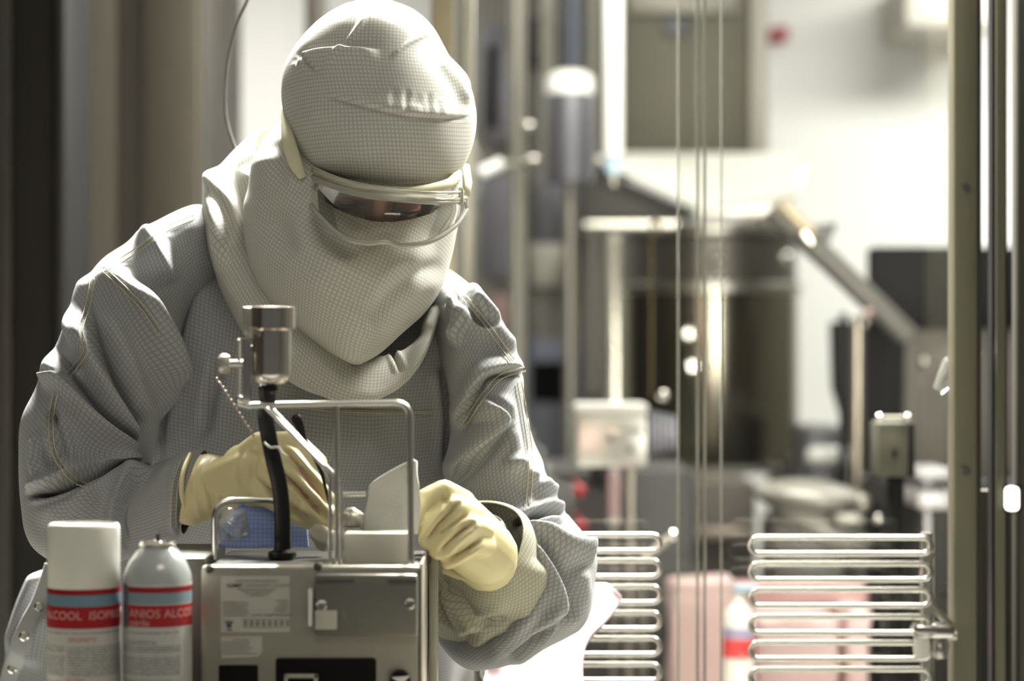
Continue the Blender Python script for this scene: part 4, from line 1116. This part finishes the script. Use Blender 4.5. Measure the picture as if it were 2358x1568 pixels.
    # ---------------- gloves
    cre_l = [('c', 10, .0075, [(640, 1022), (690, 1078), (766, 1168)]), ('c', 10, .0075, [(618, 1068), (680, 1120), (756, 1200)]), ('c', 10, .0075, [(590, 1104), (650, 1156), (728, 1208)]), ('c', 7, .0022, [(600, 1040), (585, 1090), (620, 1130)]), ('c', 6, .0018, [(640, 1040), (690, 1090), (735, 1150)]), ('c', 7, .002, [(560, 1030), (548, 1080), (560, 1140)]), ('r', 7, .002, [(575, 1030), (566, 1080), (580, 1140)])]
    lc = hand_caps(LH) + [(W(500, 1122, 2.757), W(530, 1118, 2.742), .033, .033)]
    def post_l(co, no): return sculpt_pts(co, no, cre_l)
    organic('glove', lc, [], .0026, GLOVE, P, 4, post=post_l)
    rc = hand_caps(RH) + [(W(1100, 1260, 2.75), W(1120, 1290, 2.765), .036, .036)]
    cre_r = [('c', 10, .0080, [(1062, 1150), (1040, 1176), (976, 1256)]), ('c', 10, .0080, [(1096, 1200), (1060, 1226), (1006, 1278)]), ('c', 9, .0065, [(1110, 1240), (1080, 1262), (1030, 1292)]), ('r', 7, .002, [(1090, 1220), (1110, 1210), (1140, 1230)]), ('c', 8, .002, [(1020, 1136), (1030, 1160), (1020, 1180)])]
    organic('glove', rc, [], .0026, GLOVE, P, 4, post=lambda co, no: sculpt_pts(co, no, cre_r))
    loft('glove_cuff', [(416, 1205, 462, 1048, 2.765, 2.775, .044, .042), (440, 1208, 478, 1046, 2.76, 2.77, .043, .042), (462, 1204, 492, 1048, 2.755, 2.765, .041, .04), (500, 1188, 520, 1052, 2.745, 2.755, .036, .036), (545, 1160, 552, 1050, 2.735, 2.74, .03, .03)], 160, 80, GLOVE, P,
         [('c', 6, .003, [(500, 1055), (478, 1110), (492, 1190)]), ('r', 6, .003, [(470, 1050), (448, 1120), (465, 1200)]), ('r', 8, .003, [(520, 1050), (505, 1110), (520, 1180)])], (), (0, 0), .0012)
    MB().tube([W(x, y, dd) for x, y, dd in cr([(438, 1046, 2.765), (422, 1085, 2.735), (418, 1130, 2.722), (427, 1170, 2.730), (438, 1192, 2.745)], 40)], .0028, 10).build('glove_bead', GLOVE, P, True)
    MB().tube([W(x, y, dd) for x, y, dd in cr([(1150, 1205, 2.75), (1158, 1250, 2.735), (1150, 1295, 2.73), (1118, 1325, 2.725), (1070, 1328, 2.73), (1022, 1312, 2.74)], 40)], .0045, 10).build('glove_bead', GLOVE, P, True)
    return LH, RH
person()

# ================================================================== FOREGROUND BENCH
TZ = .93
t = thing('front_bench', 'steel workbench in front of the person carrying the instrument and cans', 'bench', (W(700, 0, 2.5).x, 2.5, 0))
MB().bx(-1.0, .65, 2.15, 2.82, TZ - .035, TZ, .004).build('worktop', STEEL, t)
for x in (-.96, .61):
    for y in (2.19, 2.78): MB().bx(x - .02, x + .02, y - .02, y + .02, 0, TZ - .035).build('leg', STEEL_D, t)

MD = 2.52; MBK = 2.74
def z_(py, d=MD): return CAMZ - (py - 784) * K * d
def instrument():
    t = thing('instrument_box', 'squat grey steel instrument with labels, displays and a hinged plate', 'instrument', (W(712, 0, MD).x, 2.64, TZ))
    x0, x1 = W(462, 0, MD).x, W(964, 0, MD).x; zt = z_(1302)
    MB().bx(x0, x1, MD, MD + .012, TZ + .008, zt, .005).build('front_panel', SATIN, t)
    MB().bx(x0 + .002, x1 + .002, MD + .012, MBK, TZ + .008, zt - .003, .006).build('case', mat('case_dark', (.16, .158, .145), .42, .5, .1, 20), t)
    for x in (x0 + .03, x1 - .03):
        for y in (MD + .04, MBK - .04): MB().lathe([(0, 0), (.012, 0), (.012, .009), (0, .009)], (x, y, TZ), 20).build('rubber_foot', BLACK, t)
    for px, py in ((482, 1306), (732, 1300)):
        MB().lathe([(0, .001), (M(9, MD), 0), (M(10, MD), .0012), (M(7, MD), .003), (M(3, MD), .0035), (M(3, MD), .002), (0, .002)], W(px, py + 4, MD), 20, (0, -1, 0)).build('screw', STEEL_D, t)
    INK = mat('label_ink', (.10, .10, .09), .6); INKR = mat('label_ink_soft', (.24, .235, .21), .6); LB = mat('label_silver', (.50, .49, .43), .45, .1, .04, 60)
    # rating plate
    lb = MB().pbox(508, 1326, 667, 1456, MD - .0008, .001, .0).build('rating_label', LB, t)
    dd = MD - .0012
    def tx(s, px, py, h, m=INKR, bold=.0, al='LEFT', par=lb): text('lettering', s, M(h, MD) * 1.35, m, par, W(px, py, dd), .0001, None, bold, al)
    tx('MANUFACTURED IN FRANCE', 590, 1340, 5.5, al='CENTER'); tx('CLIMET', 522, 1352, 8, INK, .0002); tx('INSTRUMENTS COMPANY', 566, 1351, 6.5)
    for k, (a, w_) in enumerate(((546, 90), (556, 72), (566, 52), (574, 36))): MB().pbox(a, 1356 + k * 5, a + w_, 1358 + k * 5, dd, .0004).build('lettering', INKR, lb)
    rnd = random.Random(4)
    for k in range(6):
        y = 1386 + k * 6
        MB().pbox(514, y, 574 - rnd.randint(0, 14), y + 2.4, dd, .0004).build('lettering', INKR, lb)
        if k < 5: MB().pbox(630 + rnd.randint(0, 14), y - 4, 663, y - 1.6, dd, .0004).build('lettering', INKR, lb)
    tx('CLASS 1 LASER PRODUCT', 578, 1419, 6, INK)
    for k in range(3): MB().pbox(560, 1426 + k * 9, 662, 1427 + k * 9, dd, .0004).build('rule', INKR, lb)
    for x in range(562, 662, 14): MB().pbox(x, 1428, x + 6, 1442, dd, .0004).build('lettering', INKR, lb)
    # crossed bin mark
    MB().pbox(517, 1430, 538, 1433, dd, .0004).poly([(520, 1434), (535, 1434), (532, 1446), (523, 1446)], dd, .0004).pbox(522, 1449, 534, 1452, dd, .0004).build('bin_symbol', INK, lb)
    lb2 = MB().poly([(508, 1466), (604, 1464), (604, 1500), (595, 1512), (510, 1516)], MD - .0008, .001).build('small_label', LB, t)
    for k in range(6):
        a = 535 if k == 0 else 510 + rnd.randint(0, 2)
        MB().pbox(a, 1472 + k * 6.4, (572 if k == 0 else 566 + rnd.randint(0, 28)), 1474.4 + k * 6.4, dd, .0004).build('lettering', INKR, lb2)
    # hinged plate
    b = MB(); b.pbox(724, 1322, 962, 1466, MD - .010, .009, .004).build('hinged_plate', mat('plate_steel', (.27, .262, .225), .42, .8, .06, 20, .06, 120), t)
    for px, py in ((741, 1394), (944, 1390)):
        MB().lathe([(0, 0), (M(12, MD), 0), (M(13, MD), .002), (M(8, MD), .004), (M(5, MD), .002), (0, .002)], W(px, py, MD - .010), 24, (0, -1, 0)).build('lock_screw', POLISH, t)
    MB().pbox(709, 1356, 719, 1442, MD - .012, .010, .001).build('white_tab', WHITE, t)
    MB().pbox(725, 1405, 776, 1450, MD - .0125, .0025, .001).build('paper_tag', mat('tag_paper', (.50, .48, .41), .6), t)
    MB().pbox(728, 1333, 815, 1339, MD - .0125, .003).build('hinge_slot', STEEL_D, t)
    MB().pbox(894, 1336, 960, 1342, MD - .0125, .003).build('hinge_slot', STEEL_D, t)
    # displays
    MB().pbox(503, 1532, 594, 1610, MD - .002, .004, .0015).build('display', BLACKM, t)
    dsp = MB().pbox(634, 1516, 866, 1640, MD - .004, .006, .003).build('display', BLACKM, t)
    MB().pbox(654, 1552, 732, 1562, MD - .006, .003, .001).pbox(654, 1552, 662, 1580, MD - .006, .003, .001).pbox(722, 1552, 732, 1580, MD - .006, .003, .001).build('socket_frame', mat('socket_grey', (.38, .37, .30), .5), dsp)
    kb = MB().lathe([(0, 0), (M(24, MD), 0), (M(24, MD), .006), (M(20, MD), .009), (0, .009)], W(922, 1566, MD), 32, (0, -1, 0)).build('round_switch', BLACK, t)
    MB().poly([(902, 1560), (943, 1557), (926, 1576)], MD - .0115, .003).build('arrow_mark', WHITE, kb)
    # side flange right
    MB().bx(W(966, 0, MD).x, W(972, 0, MD).x, MD + .004, MBK - .01, TZ + .01, zt + .002, .001).build('side_flange', SATIN, t)
    MB().bx(W(975, 0, MD).x, W(996, 0, MD).x, MBK - .06, MBK - .02, TZ + .01, z_(1290), .003).build('side_lug', SATIN, t)
    MB().lathe([(0, 0), (.006, 0), (.006, .003), (0, .003)], W(981, 1290, MBK - .07), 20, (0, -1, 0)).build('side_screw', STEEL_D, t)
    # top handle hoop
    dh = 2.62; zz = zt - .003
    a = W(494, 1262, dh); 
    p = arc([Vector((a.x, dh, zz)), W(494, 1152, dh), W(660, 1152, dh + .03), Vector((W(660, 0, dh).x, dh + .03, zz))], .022)
    MB().tube(p, M(7, dh), 14).build('carry_handle', WIRE, t)
    # low dark tray behind left
    t2 = thing('side_tray', 'flat dark tray left of the instrument behind the open can', 'tray', (W(440, 0, 2.68).x, 2.68, TZ))
    MB().bx(W(385, 0, 2.70).x, W(505, 0, 2.70).x - .0, 2.585, 2.76, TZ, W(0, 1262, 2.70).z, .004).build('body', mat('tray_dark', (.12, .118, .10), .45, .4), t2)
    return zt
ZT = instrument()

def sampling_frame():
    d = 2.545
    t = thing('wire_stand', 'welded steel wire stand rising from the instrument and holding the steel cup', 'stand', W(860, 1318, d)); t.location.z = ZT - .003
    def rod(pts, r=5.6, rr=.012, m=WIRE, nm='rod'): MB().tube(arc([W(*p) for p in pts], rr), M(r, d), 12).build(nm, m, t)
    zb = 1308
    rod([(578, 934, d), (944, 926, d), (946, zb, d)], 8, .018)
    rod([(775, 934, d), (775, zb, d)], 6)
    rod([(760, zb, d - .006), (760, 1090, d - .006), (612, 938, d - .006)], 4.5)
    rod([(786, zb, d + .012), (786, 1110, d + .012), (625, 940, d + .012)], 4.5)
    rod([(785, 1138, d + .03), (842, 1137, d + .03)], 6)
    MB().pbox(559, 778, 577, 926, d - .006, .006, .001).build('bracket_plate', POLISH, t)
    MB().pbox(545, 780, 553, 915, d + .004, .004, .001).build('bracket_plate', SATIN, t)
    MB().tube([W(548, 928, d), W(580, 936, d)], M(8, d)).build('bracket_weld', WIRE, t)
    MB().ball(W(552, 917, d), M(8, d)).build('weld_nut', POLISH, t)
    MB().tube([W(559, 838, d), W(530, 838, d)], M(9, d), 16).build('screw_shaft', POLISH, t)
    MB().lathe([(0, 0), (M(20, d), .001), (M(23, d), .004), (M(23, d), .009), (M(18, d), .012), (0, .0125)], W(531, 838, d), 12, (-1, 0, 0)).build('thumb_screw', SATIN, t)
    # steel cup, open top
    cup = thing('steel_cup', 'polished steel cup with a notched wide rim on the wire stand', 'cup', W(626, 885, d))
    cx = W(626, 0, d).x; cy = d; z = lambda py: CAMZ - (py - 784) * K * d
    r = M(46, d)
    CU = mat('cup_steel', (.78, .72, .66), .2, 1, .04)
    MB().lathe([(0, z(886)), (r * .55, z(885)), (r * .8, z(880)), (r * .97, z(868)), (r, z(858)), (r, z(762)), (r * .93, z(762))], (cx, cy, 0), 48).build('body', CU, cup)
    MB().lathe([(r * .98, z(762)), (r * 1.2, z(756)), (r * 1.2, z(708)), (r * 1.1, z(705)), (r * 1.05, z(712)), (r * 1.05, z(752)), (r * .92, z(762)), (r * .92, z(870)), (0, z(875))], (cx, cy, 0), 48).build('rim', CU, cup)
    MB().box((cx - r * 1.12, cy - .006, z(738)), (M(26, d), .018, M(62, d)), .002).box((cx - r * .98, cy - .02, z(764)), (M(12, d), .006, M(22, d)), .001).build('clamp', SATIN, cup)
    MB().tube([(cx - r * .1, cy, z(886)), (cx - r * .1, cy, z(900))], M(18, d)).build('outlet', BLACK, cup)
    MB().tube([(cx - r * 1.0, cy, z(800)), W(568, 800, d)], M(6, d)).build('stub', SATIN, cup)
    return t
sampling_frame()

def strap():
    d = 2.60
    P = cr([(614, 888, 2.555), (616, 925, 2.565), (612, 960, 2.59), (618, 1000, 2.60), (630, 1060, 2.60), (644, 1120, 2.605), (650, 1190, 2.61), (650, 1240, 2.615), (652, 1262, 2.62)], 60)
    t = thing('black_hose', 'flat black hose running from the steel cup down to the instrument top', 'hose', W(652, 1268, 2.62))
    MB().tube([W(*p) for p in P], M(19, d), 14, True, (.45, 1)).build('hose', BLACK, t, True)
    c = W(650, 1262, 2.62); c.z = ZT - .003
    MB().lathe([(0, 0), (M(30, d), 0), (M(33, d), .003), (M(33, d), .008), (M(20, d), .011), (M(17, d), .022), (0, .022)], c, 24).build('socket', BLACK, t)
    # clear cable tie
    MB().tube([W(x, y, 2.585) for x, y in cr([(608, 1018), (622, 1030), (640, 1030), (648, 1042), (660, 1050)], 20)], .0013, 8).build('clear_tie', mat('tie', (.6, .58, .5), .3), t, True)
    # tweezers in the left hand
    t = thing('tweezers', 'black handled tweezers held in the gloved hand left', 'tweezers', W(710, 1010, 2.66))
    MB().tube([W(*p) for p in cr([(676, 956, 2.645), (684, 968, 2.645), (700, 1005, 2.65), (716, 1040, 2.65)], 20)], [M(4 + 8 * math.sin(math.pi * min(1, (i + 1) / 14)), 2.65) for i in range(20)], 12, True, (.5, 1)).build('grip', BLACK, t, True)
    MB().tube([W(716, 1040, 2.65), W(742, 1090, 2.65), W(764, 1190, 2.65)], [.0022, .002, .001], 8).build('blade', BLACK, t, True)
    # reflection of a cord, built as a solid beaded chain
    b = MB()
    for i in range(14):
        u = i / 13; b.ball(W(500 + 84 * u, 872 + 130 * u, 2.62), .0016, (1, 1, 1.2), 8, 6)
    b.tube([W(500, 872, 2.62), W(584, 1002, 2.62)], .0005, 6)
    tag(b.build('cord_reflection_chain', mat('chain', (.45, .38, .32), .3, .7), None, True), 'fine beaded chain stretched down to the left glove', 'chain')
strap()

def wipes():
    # white folded sheet held by the right hand
    pts_l = [(946, 1058), (890, 1088), (852, 1116), (846, 1150), (838, 1190), (832, 1226)]
    pts_r = [(962, 1062), (962, 1090), (966, 1120), (968, 1160), (964, 1200), (960, 1228)]
    L = cr(pts_l, 30); R = cr(pts_r, 30); V = []; n = 24
    for i in range(30):
        for j in range(n):
            u = j / (n - 1); p = W(L[i][0] * (1 - u) + R[i][0] * u, L[i][1] * (1 - u) + R[i][1] * u, 2.635)
            p.y += .006 * math.sin(u * 4 + i * .07) + .003 * mnoise.noise(p * 40); V.append(p)
    F = [(i * n + j, i * n + j + 1, (i + 1) * n + j + 1, (i + 1) * n + j) for i in range(29) for j in range(n - 1)]
    o = mk('white_wipe', V, F, mat('wipe_white', (.70, .69, .63), .8, 0, .05, 60, .2, 300)); o.modifiers.new('s', 'SOLIDIFY').thickness = .003
    tag(o, 'white folded wipe held upright by the right gloved hand', 'wipe')
    o = MB().bx(W(792, 0, 2.56).x, W(940, 0, 2.56).x, 2.56, 2.60, ZT - .003, W(0, 1228, 2.56).z, .0015).build('paper_box', mat('box_card', (.60, .57, .49), .7, 0, .03, 80)); tag(o, 'plain off-white paper box between the stand rods on the instrument', 'box')
    b = MB()
    c = W(812, 1196, 2.64)
    b.ball(c, 1, (M(26, 2.64), .014, M(26, 2.64)), 24, 16)
    for v in b.bm.verts: v.co += mnoise.noise_vector(v.co * 160) * .0035
    o = b.build('crumpled_swab', mat('swab', (.50, .48, .40), .6, 0, .3, 120, .5, 200), None, True); tag(o, 'small crumpled pale swab beside the white wipe', 'swab')
    MB_ = MB().bx(W(795, 0, 2.64).x, W(832, 0, 2.64).x, 2.625, 2.655, ZT - .003, W(0, 1212, 2.64).z, .002).build('swab_dish', SATIN); tag(MB_, 'small steel dish under the crumpled swab', 'dish')
    # blue gridded cloth behind strap
    V = []; UV = []
    E = cr([(1158, 560, 640, ), (1170, 540, 690), (1200, 522, 705), (1230, 512, 708), (1262, 505, 712)], 24)
    for i in range(24):
        y, xl, xr = E[i]
        for j in range(40):
            u = j / 39; p = W(xl + (xr - xl) * u, y, 2.70 - .0007 * i); p.y += .006 * math.sin(u * 7 + i * .1); V.append(p); UV.append((p.x, p.z))
    F = [(i * 40 + j, i * 40 + j + 1, (i + 1) * 40 + j + 1, (i + 1) * 40 + j) for i in range(23) for j in range(39)]
    o = mk('blue_cloth', V, F, BLUEC, None, UV); o.modifiers.new('s', 'SOLIDIFY').thickness = .002
    tag(o, 'bright blue gridded cloth below the left glove', 'cloth')
    # clear bag
    b = MB(); b.ball(W(535, 1212, 2.66), 1, (M(32, 2.66), .02, M(40, 2.66)), 28, 20)
    for v in b.bm.verts: v.co += mnoise.noise_vector(v.co * 60) * .008
    zmin = ZT - .002
    for v in b.bm.verts: v.co.z = max(v.co.z, zmin)
    o = b.build('clear_bag', FILM, None, False, False); tag(o, 'crumpled clear plastic bag behind the carry handle', 'bag')
    b = MB(); b.ball(W(742, 1236, 2.66), 1, (M(30, 2.66), .012, M(26, 2.66)), 28, 20, Matrix.Rotation(.9, 3, 'Y'))
    for v in b.bm.verts: v.co += mnoise.noise_vector(v.co * 70) * .007
    for v in b.bm.verts: v.co.z = max(v.co.z, zmin)
    o = b.build('folded_gauze', mat('gauze', (.42, .40, .33), .7, 0, .2, 40, .3, 80), None, True); tag(o, 'small creased gauze below the fingertips of the left glove', 'gauze')
wipes()

# ================================================================== CANS
def band_mat(name, bands, grey, base, side=None, d=2.5):
    """label print as stripes by height (object z) and rows of fine print"""
    m = bpy.data.materials.new(name); n, l = nodes(m); nt = m.node_tree; p = n['Principled BSDF']
    tc = n.new('ShaderNodeTexCoord'); sp = n.new('ShaderNodeSeparateXYZ'); l.new(tc.outputs['Object'], sp.inputs[0])
    zc = sp.outputs[2]; cur = None
    base_rgb = n.new('ShaderNodeRGB'); base_rgb.outputs[0].default_value = (*base, 1); cur = base_rgb.outputs[0]
    def mask(src, lo, hi):
        a = math_node(nt, 'GREATER_THAN', src, lo); b = math_node(nt, 'LESS_THAN', src, hi); return math_node(nt, 'MULTIPLY', a, b)
    def over(msk, col):
        nonlocal cur
        mx = n.new('ShaderNodeMix'); mx.data_type = 'RGBA'; l.new(msk, mx.inputs[0]); l.new(cur, mx.inputs[6]); mx.inputs[7].default_value = (*col, 1); cur = mx.outputs[2]
    for (x0, x1, z0, z1, col, rows) in grey:
        ms = math_node(nt, 'MULTIPLY', mask(zc, z0, z1), mask(sp.outputs[0], x0, x1))
        if rows:
            f = math_node(nt, 'FRACT', math_node(nt, 'MULTIPLY', zc, 1 / .0026)); rowm = math_node(nt, 'GREATER_THAN', f, .45)
            nz = n.new('ShaderNodeTexNoise'); nz.inputs['Scale'].default_value = 700; l.new(tc.outputs['Object'], nz.inputs['Vector'])
            ms = math_node(nt, 'MULTIPLY', ms, math_node(nt, 'MULTIPLY', rowm, math_node(nt, 'GREATER_THAN', nz.outputs[0], .44)))
        over(ms, col)
    for (z0, z1, col) in bands: over(mask(zc, z0, z1), col)
    if side: over(mask(sp.outputs[0], side[0], side[1]), side[2]) if len(side) == 3 else over(math_node(nt, 'MULTIPLY', mask(sp.outputs[0], side[0], side[1]), mask(zc, side[3], side[4])), side[2])
    l.new(cur, p.inputs['Base Color']); p.inputs['Roughness'].default_value = .32; p.inputs['Metallic'].default_value = .1
    return m
def cans():
    d = 2.50; DR = (.30, .012, .02); RD = (.36, .015, .02); BL = (.16, .27, .34); WH = (.55, .54, .50); GY = (.16, .165, .17)
    z = lambda py: CAMZ - (py - 784) * K * d
    TXT = mat('label_text', (.62, .33, .30), .5)
    # left, capped
    cx = W(193, 0, d).x; r = M(84, d); cy = d + .0
    t = thing('spray_can', 'aerosol can with a tall white cap at the far left', 'spray can', (cx, cy, TZ))
    bandsA = [(z(1363), z(1350), DR), (z(1389), z(1363), BL), (z(1439), z(1389), RD)]
    greyA = [(cx - r, cx - r * .35, z(1495), z(1478), GY, 1), (cx - r * .3, cx + r, z(1497), z(1478), GY, 1), (cx - r, cx - r * .35, z(1545), z(1500), GY, 1), (cx - r * .3, cx + r, z(1548), z(1500), GY, 1),
             (cx - r * .25, cx + r * .5, z(1470), z(1458), (.40, .10, .08), 1), (cx - r * .98, cx + r, z(1452), z(1447), GY, 1), (cx - r * .3, cx + r * .2, z(1566), z(1552), (.45, .08, .08), 1),
             (cx - r, cx - r * .35, z(1600), z(1556), GY, 1), (cx - r, cx + r, z(1640), z(1570), GY, 1)]
    MB().lathe([(0, TZ), (r * .93, TZ), (r * .96, TZ + .003), (r, TZ + .006), (r, z(1352)), (r * .97, z(1346)), (0, z(1346))], (cx, cy, 0), 64).build('body', band_mat('can_print_left', bandsA, greyA, WH), t)
    MB().lathe([(r * .985, z(1351)), (r * .99, z(1350)), (r * .985, z(1215)), (r * .95, z(1207)), (r * .90, z(1204)), (r * .86, z(1210)), (0, z(1211))], (cx, cy, 0), 64).build('cap', WHITEP, t)
    text('lettering', 'ALCOOL  ISOPROPYLIQUE', M(27, d), TXT, t, (0, 0, z(1418)), .0001, (cx, cy, r + .0003, -1.15))
    # right, uncapped with conical dome
    cx = W(363, 0, d).x; r = M(79, d)
    t = thing('spray_can', 'uncapped aerosol can with a conical shoulder beside the instrument', 'spray can', (cx, cy, TZ))
    bandsB = [(z(1358), z(1345), DR), (z(1384), z(1358), (.22, .30, .35)), (z(1436), z(1386), RD)]
    greyB = [(cx - r, cx + r * .75, z(1495), z(1478), GY, 1), (cx - r, cx + r * .75, z(1545), z(1502), GY, 1), (cx - r * .8, cx + r * .7, z(1452), z(1446), GY, 1), (cx - r * .8, cx + r * .1, z(1475), z(1466), GY, 1), (cx + r * .76, cx + r * .82, z(1550), z(1440), (.6, .58, .55), 0),
             (cx - r, cx + r * .5, z(1562), z(1555), GY, 1), (cx - r, cx + r * .75, z(1640), z(1575), GY, 1)]
    MB().lathe([(0, TZ), (r * .93, TZ), (r * .96, TZ + .003), (r, TZ + .006), (r, z(1338))], (cx, cy, 0), 64).build('body', band_mat('can_print_right', bandsB, greyB, (.50, .50, .48), (cx - r, cx - r * .76, (.12, .15, .19), z(1440), z(1340))), t)
    MB().lathe([(r, z(1338)), (r * .985, z(1325)), (r * .93, z(1310)), (r * .82, z(1290)), (r * .62, z(1268)), (r * .5, z(1258))], (cx, cy, 0), 64).build('shoulder', mat('can_white', (.44, .46, .46), .22, .1, .03, coat=.5), t)
    MB().lathe([(r * .5, z(1258)), (r * .54, z(1257)), (r * .56, z(1251)), (r * .52, z(1246)), (r * .44, z(1246)), (r * .40, z(1253)), (r * .2, z(1254)), (r * .12, z(1246)), (0, z(1246))], (cx, cy, 0), 40).build('valve_cup', POLISH, t)
    MB().tube([(cx, cy, z(1250)), (cx, cy, z(1228))], M(4.5, d)).build('valve_stem', BLACK, t)
    text('lettering', 'ANIOS ALCOOL 70', M(27, d), TXT, t, (0, 0, z(1414)), .0001, (cx, cy, r + .0003, -.78))
    text('lettering', 'stérile', M(22, d), TXT, t, (0, 0, z(1433)), .0001, (cx, cy, r + .0003, -.78))
cans()
bpy.context.view_layer.update()
